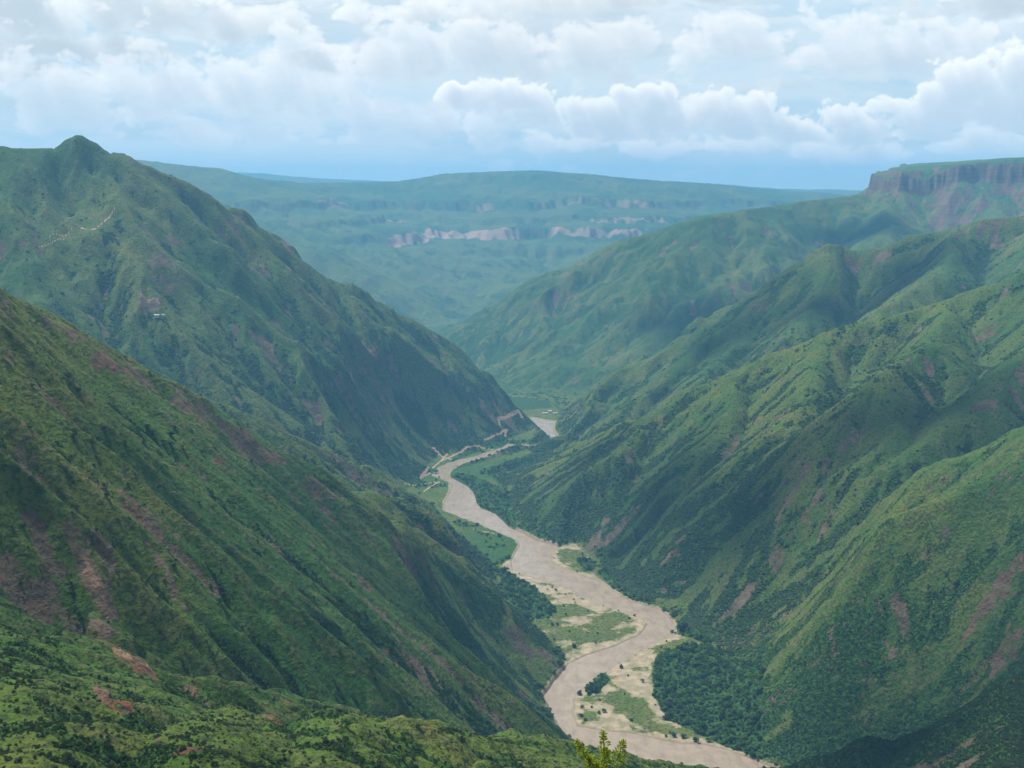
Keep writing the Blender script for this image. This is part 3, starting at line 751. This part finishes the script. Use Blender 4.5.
def scatter(name, pts, scl, sources, label, cat):
    me = bpy.data.meshes.new(name); me.vertices.add(len(pts)); me.vertices.foreach_set('co', pts.astype(f32).ravel())
    a = me.attributes.new('size', 'FLOAT', 'POINT'); a.data.foreach_set('value', scl.astype(f32))
    w = me.attributes.new('turn', 'FLOAT', 'POINT'); w.data.foreach_set('value', rng.uniform(0, 6.28, len(pts)).astype(f32))
    i_ = me.attributes.new('pick', 'INT', 'POINT'); i_.data.foreach_set('value', rng.integers(0, len(sources), len(pts)).astype(np.int32))
    o = bpy.data.objects.new(name, me); C.objects.link(o)
    col = bpy.data.collections.new(name + ' sources')
    for s in sources: col.objects.link(s)
    g = bpy.data.node_groups.new(name, 'GeometryNodeTree')
    g.interface.new_socket('Geometry', in_out='INPUT', socket_type='NodeSocketGeometry')
    g.interface.new_socket('Geometry', in_out='OUTPUT', socket_type='NodeSocketGeometry')
    gi = g.nodes.new('NodeGroupInput'); go = g.nodes.new('NodeGroupOutput')
    ci = g.nodes.new('GeometryNodeCollectionInfo'); ci.inputs['Collection'].default_value = col
    ci.inputs['Separate Children'].default_value = True; ci.inputs['Reset Children'].default_value = True
    ip = g.nodes.new('GeometryNodeInstanceOnPoints'); ip.inputs['Pick Instance'].default_value = True
    def attr(nm, dt):
        x = g.nodes.new('GeometryNodeInputNamedAttribute'); x.data_type = dt; x.inputs['Name'].default_value = nm
        return x.outputs['Attribute']
    cx = g.nodes.new('ShaderNodeCombineXYZ'); g.links.new(attr('turn', 'FLOAT'), cx.inputs['Z'])
    g.links.new(gi.outputs[0], ip.inputs['Points']); g.links.new(ci.outputs[0], ip.inputs['Instance'])
    g.links.new(attr('pick', 'INT'), ip.inputs['Instance Index']); g.links.new(cx.outputs[0], ip.inputs['Rotation'])
    g.links.new(attr('size', 'FLOAT'), ip.inputs['Scale']); g.links.new(ip.outputs[0], go.inputs[0])
    md = o.modifiers.new('scatter', 'NODES'); md.node_group = g
    o['kind'] = 'stuff'; o['label'] = label; o['category'] = cat
    return o
def candidates(n, r0, r1, azm=30):
    a = np.radians(rng.uniform(-azm, azm, n)); u = rng.uniform(0, 1, n)
    r = np.sqrt(r0 * r0 + u * (r1 * r1 - r0 * r0)) if r1 / r0 < 1.6 else r0 * (r1 / r0) ** u
    return r * np.sin(a), r * np.cos(a)
srcA = [libobj(crown('bush leaves', 300 + i, 260, 5, .75, .17, m_)) for i, m_ in enumerate((ML, MS, ML, MS))]
srcT = [libobj(crown('tree crown', 320 + i, 330, 6, 1.05, .17, MR)) for i in range(3)] + [libobj(crown('tree crown', 330 + i, 330, 5, .9, .17, m_)) for i, m_ in enumerate((ML, MS))]
srcF = [libobj(solid_crown('clump', 340 + i, m_)) for i, m_ in enumerate((ML, ML, MS))]
def pick(n, r0, r1, fn, azm=30):
    x, y = candidates(n, r0, r1, azm)
    z, fo, rk_, sa, ro, gu, sr, idd, vs, sl_, wo_ = hsample(x, y, (H, forest, rock, sand, road, GUL, sd_r, ID.astype(f32), VIS.astype(f32), slope, wood))
    idd = np.where(wo_ > .4, 0, np.round(idd)).astype(int)
    p = fn(fo, rk_, sa, gu, idd, sl_)
    k = (rng.uniform(0, 1, n) < p) & (vs > .3) & (sr > 4) & (ro < .3)
    return np.stack([x[k], y[k], z[k]], 1)
def wd(i): return 0
def clumpy(x, y, lam, seed): return fbm(x, y, lam, 2, seed)
# near shoulder
p1 = pick(200000, 250, 1000, lambda fo, rk, sa, gu, i, s: np.where(i == 1, .08 + .8 * fo, .0) * (1 - .7 * rk))
s1 = rng.gamma(2.0, .24, len(p1)) + .25
p1[:, 2] -= .12 * s1
scatter('shoulder_scrub', p1, s1, srcA, 'low scrub and bushes scattered over the nearest grassy shoulder', 'scrub')
# slopes of the near ridge and spurs
p2 = pick(620000, 800, 2500, lambda fo, rk, sa, gu, i, s: np.where((i != 1) & (i != 0), .012 + .98 * sstep(.25, .8, fo), 0) * (1 - .6 * rk))
s2 = rng.gamma(2.0, .36, len(p2)) + .55
p2[:, 2] -= .25 * s2
scatter('slope_scrub', p2, s2, srcA, 'dark green scrub in the gullies of the near slopes', 'scrub')
# woods on the flats and aprons
p3 = pick(90000, 1700, 4600, lambda fo, rk, sa, gu, i, s: np.where((i == 0), sstep(.3, .7, fo) + .03, 0))
s3 = rng.gamma(1.8, 1.25, len(p3)) + 1.7
p3[:, 2] -= .2 * s3
scatter('riverside_woods', p3, s3, srcT, 'dense bright green woods on the terraces along the river', 'woods')
p4 = pick(620000, 2400, 5600, lambda fo, rk, sa, gu, i, s: np.where((i != 0), .015 + .96 * sstep(.35, .8, fo), 0) * (1 - .6 * rk))
s4 = rng.gamma(2.5, .55, len(p4)) + 1.0
p4[:, 2] -= .35 * s4
scatter('mountain_woods', p4, s4, srcF, 'woods and thickets on the hazier middle-distance slopes', 'woods')
print('scatter', len(p1), len(p2), len(p3), len(p4), time.time() - T0)

# ------------------------------------------------------------------ single trees, houses
def link_mesh(name, me, parent=None):
    o = bpy.data.objects.new(name, me); C.objects.link(o)
    if parent: o.parent = parent
    return o
def tube(bm, pts, rad, seg=7):
    rings = []
    for i, (p, r) in enumerate(zip(pts, rad)):
        p = Vector(p); q = Vector(pts[min(i + 1, len(pts) - 1)]) - Vector(pts[max(i - 1, 0)])
        q.normalize(); a = q.cross(Vector((.3, .9, .1))).normalized(); b = q.cross(a)
        rings.append([bm.verts.new(p + (a * math.cos(t) + b * math.sin(t)) * r) for t in [2 * math.pi * k / seg for k in range(seg)]])
    for A_, B_ in zip(rings[:-1], rings[1:]):
        for k in range(seg): bm.faces.new((A_[k], A_[(k + 1) % seg], B_[(k + 1) % seg], B_[k]))
    bm.faces.new(rings[-1])
def bm_mesh(name, bm, m_):
    bmesh.ops.recalc_face_normals(bm, faces=bm.faces[:])
    me = bpy.data.meshes.new(name); bm.to_mesh(me); bm.free(); me.materials.append(m_); return me
def trunk_mesh():
    bm = bmesh.new(); tube(bm, [(0, 0, -.5), (.03, 0, .1), (-.02, .03, .5), (0, 0, .9)], [.14, .10, .08, .03])
    for a in range(4): tube(bm, [(0, 0, .3 + .1 * a), (.25 * math.cos(a * 1.7), .25 * math.sin(a * 1.7), .7), (.45 * math.cos(a * 1.7), .45 * math.sin(a * 1.7), 1.0)], [.05, .03, .01], 5)
    return bm_mesh('trunk', bm, MB)
CR = [crown('crown', 400 + i, 420, 7, 1.0, .15, ML) for i in range(3)]; TK = trunk_mesh()
CRb = crown('crown', 410, 420, 7, 1.0, .15, MR)
def tree(px, py, size, label, group=None, cm=None, near_d=0):
    d = surf_d(px, py, near_d)
    if not d: return
    x, y, _ = P(px, py, d); z = hsample(np.array([x]), np.array([y]), (H,))[0][0]
    o = bpy.data.objects.new('tree', None); C.objects.link(o); o.location = (x, y, z); o.scale = (size,) * 3; o.rotation_euler = (0, 0, px * 1.3)
    link_mesh('crown', cm or CR[int(px) % 3], o).location = (0, 0, .25); link_mesh('trunk', TK, o)
    o['label'] = label; o['category'] = 'tree'
    if group: o['group'] = group
tree(68, 380, 5.5, 'dark round tree alone on the bright grass, highest on the near ridge', 'lone trees on the near ridge')
tree(79, 394, 3.6, 'smaller dark tree just below the highest lone tree of the near ridge', 'lone trees on the near ridge')
tree(74, 438, 2.8, 'small dark tree on the darker grass left of the loose tree cluster', 'lone trees on the near ridge')
tree(107, 498, 2.8, 'single dark tree on the gullied face below the loose tree cluster', 'lone trees on the near ridge')
tree(212, 494, 3.0, 'single dark tree lowest on the bright grass wedge of the near ridge', 'lone trees on the near ridge')
for q in ((104, 432, 3.4), (125, 445, 3.0), (147, 429, 4.2), (153, 437, 3.2), (172, 437, 4.6), (175, 430, 3.0), (163, 444, 3.8), (171, 448, 4.0), (183, 449, 2.8), (202, 454, 3.0), (176, 462, 2.4), (144, 444, 2.8), (92, 447, 3.0)):
    tree(q[0], q[1], q[2], 'dark bushy tree in the loose cluster on the bright grass wedge', 'tree cluster on the near ridge')
tree(347, 729, 3.0, 'bright green tree on the small knob of the closest shoulder', None, CRb)
def fsize(px, py, r, lab):
    tree(px, py, r, lab, 'trees on the river bars', CRb)
for px, py, r, lab in ((599, 688, 5, 'round tree at the right end of the thicket beside the lower river'), (703, 735, 5.5, 'pale green tree at the edge of the right bank woods by the sand'), (672, 634, 5, 'tree by the water at the sharp right bend'), (690, 612, 5, 'tree on the slope foot above the sharp right bend'),
        (548, 620, 4.5, 'tree on the green terrace left of the sand bar'), (566, 616, 4, 'tree at the right edge of the green terrace near the sand bar'), (590, 570, 4.5, 'tree in the green strip on the upper right bar')):
    fsize(px, py, r, lab)
# sapling in front of the lookout
mleaf = leaf_mat('young yellow leaves', (.28, .34, .025), (.40, .43, .04), (.20, .27, .02))
def sapling():
    d = 34.0
    tips = [(576, 740, 33.5), (588, 756, 33.8), (603, 731, 34), (606, 748, 34.2), (624, 741, 34.4), (596, 764, 34)]
    bx, by, _ = P(602, 768, d); bz = hsample(np.array([bx]), np.array([by]), (H,))[0][0]
    root = bpy.data.objects.new('sapling', None); C.objects.link(root); root.location = (bx, by, bz)
    root['label'] = 'yellow-green sapling poking up at the bottom edge in front of the river'; root['category'] = 'tree'
    off = Vector((bx, by, bz)); J_ = Vector(P(602, 790, d)) - off
    bm = bmesh.new(); tube(bm, [(0, 0, -.3), (.1, .05, J_.z * .4), (-.05, 0, J_.z * .75), tuple(J_)], [.09, .07, .05, .032], 9)
    link_mesh('trunk', bm_mesh('trunk', bm, MB), root)
    r = np.random.default_rng(9); V_ = []; F_ = []
    for tpx in tips:
        T = Vector(P(*tpx)) - off; mid = (J_ + T) / 2 + Vector((.06, .05, -.05))
        bm = bmesh.new(); tube(bm, [tuple(J_), tuple(mid), tuple(T)], [.024, .014, .005], 6)
        link_mesh('branch', bm_mesh('branch', bm, MB), root)
        for k in range(230):
            t = 1 - abs(r.normal()) * .30
            if t < .1: continue
            base = Vector(J_) * (1 - t) ** 2 + mid * 2 * t * (1 - t) + T * t * t
            dv_ = Vector(r.normal(size=3)).normalized(); wd = .08 + .20 * min(1, (1 - t) * 3)
            c_ = base + dv_ * wd * r.uniform(.3, 1.1)
            a_ = (dv_ + Vector((0, 0, .5))).normalized(); b_ = a_.cross(Vector(r.normal(size=3))).normalized(); L_ = r.uniform(.035, .06); W_ = L_ * .55
            i0 = len(V_); V_ += [tuple(c_ - a_ * L_), tuple(c_ - b_ * W_), tuple(c_ + a_ * L_ * 1.2 - Vector((0, 0, L_ * .3))), tuple(c_ + b_ * W_)]; F_.append((i0, i0 + 1, i0 + 2, i0 + 3))
    me = bpy.data.meshes.new('leaves'); me.from_pydata(V_, [], F_); me.materials.append(mleaf); link_mesh('leaves', me, root)
sapling()
# houses
MW = plain('white wall', (.50, .49, .46), .8, .2, (.42, .41, .38), .8); MRF = plain('roof sheet', (.42, .40, .38), .6, .3, (.34, .28, .24), .9); MDK = plain('dark opening', (.03, .03, .03))
def boxm(bm, x0, x1, y0, y1, z0, z1):
    v = [bm.verts.new(p) for p in ((x0, y0, z0), (x1, y0, z0), (x1, y1, z0), (x0, y1, z0), (x0, y0, z1), (x1, y0, z1), (x1, y1, z1), (x0, y1, z1))]
    for f in ((0, 3, 2, 1), (4, 5, 6, 7), (0, 1, 5, 4), (1, 2, 6, 5), (2, 3, 7, 6), (3, 0, 4, 7)): bm.faces.new([v[k] for k in f])
def house(px, py, w_, l_, h_, rot, label, group=None):
    d = surf_d(px, py)
    if not d: return
    x, y, _ = P(px, py, d); z = hsample(np.array([x]), np.array([y]), (H,))[0][0]
    o = bpy.data.objects.new('house', None); C.objects.link(o); o.location = (x, y, z + .6); o.rotation_euler = (0, 0, rot)
    o['label'] = label; o['category'] = 'house'
    if group: o['group'] = group
    bm = bmesh.new(); boxm(bm, -w_, w_, -l_, l_, -5, h_); link_mesh('wall', bm_mesh('wall', bm, MW), o)
    bm = bmesh.new(); e = .7
    a = [bm.verts.new(p) for p in ((-w_ - e, -l_ - e, h_), (w_ + e, -l_ - e, h_), (w_ + e, l_ + e, h_), (-w_ - e, l_ + e, h_), (-w_ - e, 0, h_ + l_ * .5), (w_ + e, 0, h_ + l_ * .5))]
    for f in ((0, 1, 5, 4), (2, 3, 4, 5), (0, 4, 3), (1, 2, 5), (3, 2, 1, 0)): bm.faces.new([a[k] for k in f])
    link_mesh('roof', bm_mesh('roof', bm, MRF), o)
    bm = bmesh.new(); boxm(bm, -.6, .6, -l_ - .08, -l_ + .02, .0, 2.1); link_mesh('door', bm_mesh('door', bm, MDK), o)
    for sx in (-.6, .6):
        bm = bmesh.new(); boxm(bm, sx * w_ - .6, sx * w_ + .6, -l_ - .06, -l_ + .02, 1, 2.1); link_mesh('window', bm_mesh('window', bm, MDK), o)
house(157, 318, 7, 4, 3.2, .2, 'tiny white house below the bare pink scar on the tall mountain')
house(163, 316, 4, 3, 2.8, .5, 'tiny shed beside the white house on the tall mountain')
house(545, 414, 12, 6, 4, .1, 'leftmost pale building on the bank beside the far river pool', 'buildings by the far river pool')
house(550, 412, 9, 6, 4, -.2, 'middle pale building on the bank beside the far river pool', 'buildings by the far river pool')
house(555, 414, 10, 5, 4, .3, 'rightmost pale building on the bank beside the far river pool', 'buildings by the far river pool')

# ------------------------------------------------------------------ camera
cam = bpy.data.cameras.new('camera'); cam.sensor_width = 36; cam.lens = 36 * FPX / 1024
cam.clip_start = .5; cam.clip_end = 90000
co_ = bpy.data.objects.new('camera', cam); C.objects.link(co_)
co_.location = (0, 0, CAMZ); co_.rotation_euler = (math.pi / 2 - PITCH, 0, 0)
bpy.context.scene.camera = co_

# ------------------------------------------------------------------ sun, sky, air
SUN_AZ, SUN_EL = math.radians(-46), math.radians(60)      # azimuth to the right of the view
sd = bpy.data.lights.new('sun', 'SUN'); sd.energy = 5.0; sd.angle = math.radians(4); sd.color = (1, .95, .87)
so = bpy.data.objects.new('sun', sd); C.objects.link(so)
dirv = Vector((math.sin(SUN_AZ) * math.cos(SUN_EL), math.cos(SUN_AZ) * math.cos(SUN_EL), math.sin(SUN_EL)))
so.rotation_euler = (-dirv).to_track_quat('-Z', 'Y').to_euler(); so.location = dirv * 100 + Vector((0, 0, 3000))

w = bpy.data.worlds.new('World'); bpy.context.scene.world = w; w.use_nodes = True
nt = w.node_tree; nt.nodes.clear(); n = N(nt)
sky = n.new('ShaderNodeTexSky', sky_type='NISHITA', sun_disc=False, sun_elevation=SUN_EL, sun_rotation=SUN_AZ, altitude=1500, air_density=1.0, dust_density=1.2, ozone_density=1.2)
gen = n.new('ShaderNodeTexCoord').outputs['Generated']
sep = n.new('ShaderNodeSeparateXYZ', inp={0: gen}); dx, dy, dz = sep.outputs
azn = n.math('ARCTAN2', dx, dy)
hyp = n.math('SQRT', n.math('ADD', n.math('MULTIPLY', dx, dx), n.math('MULTIPLY', dy, dy)))
eln = n.math('DIVIDE', dz, n.math('MAXIMUM', hyp, .02))       # tangent of elevation
zc = n.math('MAXIMUM', eln, .012)
# high layer: flat sheet of cloud seen in perspective
inv = n.math('DIVIDE', 1.0, n.math('ADD', zc, .06))
hx = n.math('MULTIPLY', n.math('SINE', azn), inv); hy = n.math('MULTIPLY', n.math('COSINE', azn), inv)
hv = n.new('ShaderNodeCombineXYZ', inp={0: hx, 1: hy, 2: 0.0}).outputs[0]
def vadd(v, o): return n.new('ShaderNodeVectorMath', operation='ADD', inp={0: v, 1: o}).outputs[0]
h1 = n.noise(hv, .55, 4, .58, dist=.5); h1s = n.noise(vadd(hv, (.18, .10, 0)), .55, 4, .58, dist=.5)
h2 = n.noise(vadd(hv, (7, 3, 0)), .22, 4, .5)
stratus = n.ramp(n.math('ADD', h1, n.math('MULTIPLY', n.math('SUBTRACT', h2, .5), .9)), .30, .56)
lit = n.ramp(n.math('SUBTRACT', h1, h1s), -.09, .09)
WH = 1.0
scol = n.mix(lit, (.50, .56, .62), (.86, .87, .88))
scol = n.mix(n.ramp(h2, .40, .62), scol, (.62, .68, .73))
skc = n.new('ShaderNodeVectorMath', operation='SCALE', inp={0: sky.outputs[0], 'Scale': .11}).outputs[0]
veil = n.mix(.45, skc, (.42, .60, .72))
c1 = n.mix(stratus, veil, scol)
c2 = c1
# thickening air towards the horizon
hz = n.ramp(eln, .055, -.01)
c3 = n.mix(n.math('MULTIPLY', hz, .85), c2, (.36, .56, .68))
bg = n.new('ShaderNodeBackground', inp={'Color': c3, 'Strength': .52})
n.new('ShaderNodeOutputWorld', inp={0: bg.outputs[0]})
w.cycles.sampling_method = 'MANUAL'; w.cycles.sample_map_resolution = 512

# ---- sky backdrop 60 km out, beyond all land: banks of cloud as glowing sky
EXPO = .57; SKYK = 2 ** -EXPO
yy = np.arange(214, -201, -1.0)
uu = np.arange(-300, 1325, 1.0)
U, V = np.meshgrid(uu, yy)
def fb(lx, ly, octs, seed, gain=.5, u=None, v=None):
    u = U if u is None else u; v = V if v is None else v
    t = 0; a = 1; out = 0
    for o in range(octs):
        out = out + a * gnoise(u / lx * 2 ** o + 5.7 * o + 100, v / ly * 2 ** o + 3.1 * o + 100, seed + o); t += a; a *= gain
    return out / t
def worley(x, y, seed):
    xi = np.floor(x); yi = np.floor(y); fx = x - xi; fy = y - yi; ix = xi.astype(np.int64); iy = yi.astype(np.int64)
    b = np.full(x.shape, 9.0)
    for i in (-1, 0, 1):
        for j in (-1, 0, 1):
            q = _h(ix + i, iy + j, seed)
            ox = (q & np.uint32(0xffff)).astype(f32) / 65535; oy = (q >> np.uint32(16)).astype(f32) / 65535
            b = np.minimum(b, (i + ox - fx) ** 2 + (j + oy - fy) ** 2)
    return 1 - np.minimum(b, 1)          # rounded tops, sharp creases
wu = U + 22 * fb(80, 60, 4, 300); wv_ = V + 15 * fb(80, 60, 4, 310)
def puffs(sc, seed):
    x = wu / sc; y = wv_ / sc * 1.35; o = 0
    for a, l, k in ((.50, 44, 0), (.27, 21, 1), (.15, 10, 2), (.08, 5, 3)): o = o + a * worley(x / l + 50, y / l + 50, seed + k)
    return o
def shift(a, du, dv):
    """value of a at (u+du, v+dv); rows run downwards in elevation"""
    return np.roll(np.roll(a, -int(round(du)), 1), int(round(dv)), 0)
def march(D, sc, ldir=(-.45, -1.0), n_=9):
    tau = 0; st = 1.2 * sc; p = st * .6
    for k in range(n_):
        tau = tau + shift(D, ldir[0] * p, ldir[1] * p) * st; st *= 1.28; p += st
    return tau
def comp(sk, D, sc, dens, kt, br, shd, opac=1.0):
    al = (1 - np.exp(-D * dens)) * opac
    t = np.exp(-march(D, sc) * kt)
    t = .82 * t + .18 * np.exp(-D * 2.2)
    c = np.asarray(shd) * (1 - t[..., None]) + np.asarray(br) * t[..., None]
    return sk * (1 - al[..., None]) + c * al[..., None]
def heap(l_):
    best = np.full(U.shape, -4.0)
    for px, py, rx, ry in l_:
        a = (wu - px) / rx; b = (wv_ - py) / ry; b = np.where(b > 0, b * 1.5, b)
        best = np.maximum(best, 1 - a * a - b * b)
    return best
WHT, GRY = (.97, .955, .92), (.47, .54, .60)
g_ = sstep(190, 10, V)[..., None]
sk = np.array((.42, .58, .68)) * (1 - g_) + np.array((.50, .63, .72)) * g_
sk = sk * np.ones(U.shape + (3,))
ve = sstep(-.45, .25, fb(380, 60, 6, 320, .55, u=wu, v=wv_)) * sstep(192, 140, V)
sk = sk * (1 - ve[..., None] * .70) + np.array((.66, .74, .78)) * ve[..., None] * .70
e_ = np.maximum((190 - V) / 1150, 0) + .06
hx_ = (U - 512) / 1150 / e_; hy_ = 1 / e_
sh = fb(1.7, 3.0, 7, 330, .56, u=hx_ + .12 * fb(90, 60, 4, 305), v=hy_ + .3 * fb(90, 60, 4, 306))
D = np.maximum(sh * 2.2 + .25 * fb(60, 30, 5, 390, .6) + .34 * sstep(130, 20, V) - .9 * sstep(60, 175, V) - .26 * np.exp(-((U - 730) / 130) ** 2 - ((V - 72) / 30) ** 2), 0)
sk = comp(sk, D, 2.2, 3.2, .055, (.84, .85, .85), (.52, .60, .66), .85)
fa = fb(120, 26, 6, 345, .6, u=wu, v=wv_)
D = np.maximum(fa * 2.0 + .6 * (puffs(2.2, 380) - .66) + .38 * np.maximum(heap([(90, 108, 160, 24), (330, 90, 150, 26), (620, 60, 150, 30), (380, 150, 160, 12), (760, 120, 300, 20), (900, 148, 260, 12), (500, 20, 200, 30), (860, 60, 160, 30), (60, 60, 150, 20), (250, 130, 200, 22), (480, 140, 160, 20), (960, 60, 90, 26)]), -1.2) + .03, 0)
sk = comp(sk, D, 1.3, 2.4, .09, (.84, .86, .86), (.46, .57, .65), .78)
D = np.maximum(.50 * heap([(50, 22, 130, 40), (150, 26, 70, 30), (262, 40, 56, 17), (12, 92, 90, 14), (120, 66, 90, 12), (560, 52, 90, 6), (965, 26, 80, 24), (430, 22, 90, 14), (620, 8, 160, 12), (780, 2, 140, 12), (360, 66, 60, 14)]) + 2.0 * (puffs(1.5, 430) - .66) + .9 * fb(60, 44, 7, 440, .6) + .02, 0)
sk = comp(sk, D, 1.2, 3.6, .12, WHT, (.50, .57, .62), .95)
D = np.maximum(.30 * np.maximum(heap([(60, 112, 150, 26), (230, 100, 130, 30), (410, 120, 110, 20), (330, 142, 140, 12), (560, 70, 120, 26), (700, 52, 150, 22), (880, 66, 130, 22), (460, 60, 120, 26), (660, 150, 260, 9), (930, 152, 200, 10)]), -1.5) + 1.9 * (puffs(1.15, 480) - .66) + 1.0 * fb(46, 30, 7, 490, .62) - .06, 0)
sk = comp(sk, D, .9, 3.6, .12, (.93, .92, .90), (.52, .60, .67), .85)
D = np.maximum(.48 * heap([(505, 104, 46, 20), (470, 98, 30, 12), (590, 122, 60, 20), (640, 128, 60, 18), (650, 106, 40, 14), (722, 122, 42, 22), (775, 136, 56, 12), (860, 128, 50, 20), (932, 110, 34, 36), (975, 106, 50, 26), (1015, 88, 40, 36), (1000, 124, 80, 20), (1100, 100, 90, 50), (1250, 110, 120, 40), (-150, 100, 120, 40), (578, 136, 12, 5), (885, 142, 40, 7)]) + 1.9 * (puffs(.85, 460) - .66) + .8 * fb(34, 26, 7, 470, .6) + .02, 0)
sk = comp(sk, D, .7, 6.5, .22, WHT, (.54, .62, .69), .98)
hzn = sstep(135, 200, V)[..., None] * .60
sk = sk * (1 - hzn) + np.array((.62, .68, .70)) * hzn
sk = np.clip(sk * 1.48 - .16, .02, 1.3) * SKYK
Rb = 60000.0
AZb = (U - 512) / 1150
vx = np.stack([Rb * np.sin(AZb), Rb * np.cos(AZb), CAMZ + Rb * (190 - V) / 1150], -1).reshape(-1, 3)
nv, nu = U.shape; ii = np.arange(nv * nu).reshape(nv, nu)
qq = np.stack([ii[:-1, :-1], ii[1:, :-1], ii[1:, 1:], ii[:-1, 1:]], -1).reshape(-1, 4)
me = bpy.data.meshes.new('sky'); me.vertices.add(len(vx)); me.vertices.foreach_set('co', vx.astype(f32).ravel())
me.loops.add(qq.size); me.loops.foreach_set('vertex_index', qq.ravel().astype(np.int32)); me.polygons.add(len(qq)); me.polygons.foreach_set('loop_start', np.arange(0, qq.size, 4, dtype=np.int32))
me.update(calc_edges=True)
add_attr(me, 'skylight', np.concatenate([sk, np.ones(U.shape + (1,))], -1).reshape(-1, 4))
m, nt2 = mat('sky light'); n2_ = N(nt2)
em = n2_.new('ShaderNodeEmission', inp={'Color': n2_.new('ShaderNodeAttribute', attribute_name='skylight').outputs['Color'], 'Strength': 1.0})
n2_.new('ShaderNodeOutputMaterial', inp={0: em.outputs[0]}); m.cycles.emission_sampling = 'NONE'
me.materials.append(m)
o = bpy.data.objects.new('sky', me); C.objects.link(o); o['kind'] = 'structure'; o['label'] = 'pale blue sky with broken banks of white and grey cloud'; o['category'] = 'sky'
print('sky', time.time() - T0)

# ---- unseen cumulus added above the frame, each placed to shade a chosen slope
bm = bmesh.new(); r5 = np.random.default_rng(5)
for (px, py, d, rx, ry) in ((890, 425, 2650, 300, 140), (760, 480, 2750, 230, 130), (650, 505, 3050, 200, 130), (880, 290, 4550, 420, 170), (730, 365, 4600, 200, 130),
        (930, 610, 1740, 200, 100), (840, 655, 1900, 120, 80), (870, 740, 1400, 200, 130), (600, 470, 3500, 160, 110), (985, 560, 1830, 110, 80), (880, 225, 7300, 420, 200), (60, 600, 850, 60, 60), (230, 620, 1150, 60, 50),  (400, 600, 1700, 110, 100),
        (720, 290, 6200, 520, 240), (770, 305, 4850, 130, 80), (190, 745, 460, 60, 30)):
    T = Vector(P(px, py, d)); c = T + dirv * ((3600 + r5.uniform(-150, 150) - T.z) / dirv.z)
    for k in range(7):
        cc = c + Vector((r5.uniform(-.6, .6) * rx, r5.uniform(-.6, .6) * ry, r5.uniform(0, 60)))
        b_ = bmesh.ops.create_icosphere(bm, subdivisions=3, radius=1); q_ = r5.uniform(.40, .65)
        for v in b_['verts']:
            p_ = v.co; w_ = 1 + .16 * math.sin(5 * p_.x + k) * math.cos(4 * p_.y + 2 * k) + .10 * math.sin(11 * p_.y + k) * math.cos(9 * p_.x)
            v.co = Vector((p_.x * w_ * rx * q_, p_.y * w_ * ry * q_, max(p_.z, -.25) * w_ * 90 * q_ * 2)) + cc
me = bpy.data.meshes.new('shade_clouds'); bm.to_mesh(me); bm.free(); me.materials.append(plain('shade cloud white', (.85, .86, .88), 1, 0))
o = bpy.data.objects.new('shade_clouds', me); C.objects.link(o); o['kind'] = 'stuff'; o['label'] = 'unseen white cumulus added overhead to shade chosen parts of the slopes'; o['category'] = 'shade_clouds'

bm = bmesh.new(); bmesh.ops.create_cube(bm, size=1)
ztop, zbot = float(H.max()) + 40, -10.0
for v in bm.verts: v.co = (v.co.x * 49800, v.co.y * 49800, zbot if v.co.z < 0 else ztop)
me = bpy.data.meshes.new('haze'); bm.to_mesh(me); bm.free()
m, nt = mat('valley air'); n = N(nt)
pv = n.new('ShaderNodeVolumePrincipled')
pv.inputs['Color'].default_value = (.22, .58, 1, 1); pv.inputs['Density'].default_value = 5.4e-5; pv.inputs['Anisotropy'].default_value = .1
n.new('ShaderNodeOutputMaterial', inp={1: pv.outputs[0]})
me.materials.append(m)
hzo = bpy.data.objects.new('haze', me); C.objects.link(hzo); hzo['kind'] = 'stuff'; hzo['label'] = 'pale blue haze filling the canyon air'; hzo['category'] = 'haze'

sc = bpy.context.scene
sc.view_settings.view_transform = 'Standard'; sc.view_settings.look = 'None'; sc.view_settings.exposure = EXPO; sc.view_settings.gamma = 1
sc.cycles.use_denoising = True; sc.cycles.use_adaptive_sampling = True; sc.cycles.adaptive_threshold = .015
try:
    sc.cycles.denoiser = 'OPENIMAGEDENOISE'; sc.cycles.denoising_input_passes = 'RGB_ALBEDO_NORMAL'; sc.cycles.denoising_prefilter = 'ACCURATE'
except Exception as e: print(e)
sc.cycles.max_bounces = 5; sc.cycles.diffuse_bounces = 2; sc.cycles.glossy_bounces = 1; sc.cycles.volume_bounces = 1; sc.cycles.transmission_bounces = 2
sc.cycles.caustics_reflective = False; sc.cycles.caustics_refractive = False
print('done', time.time() - T0)
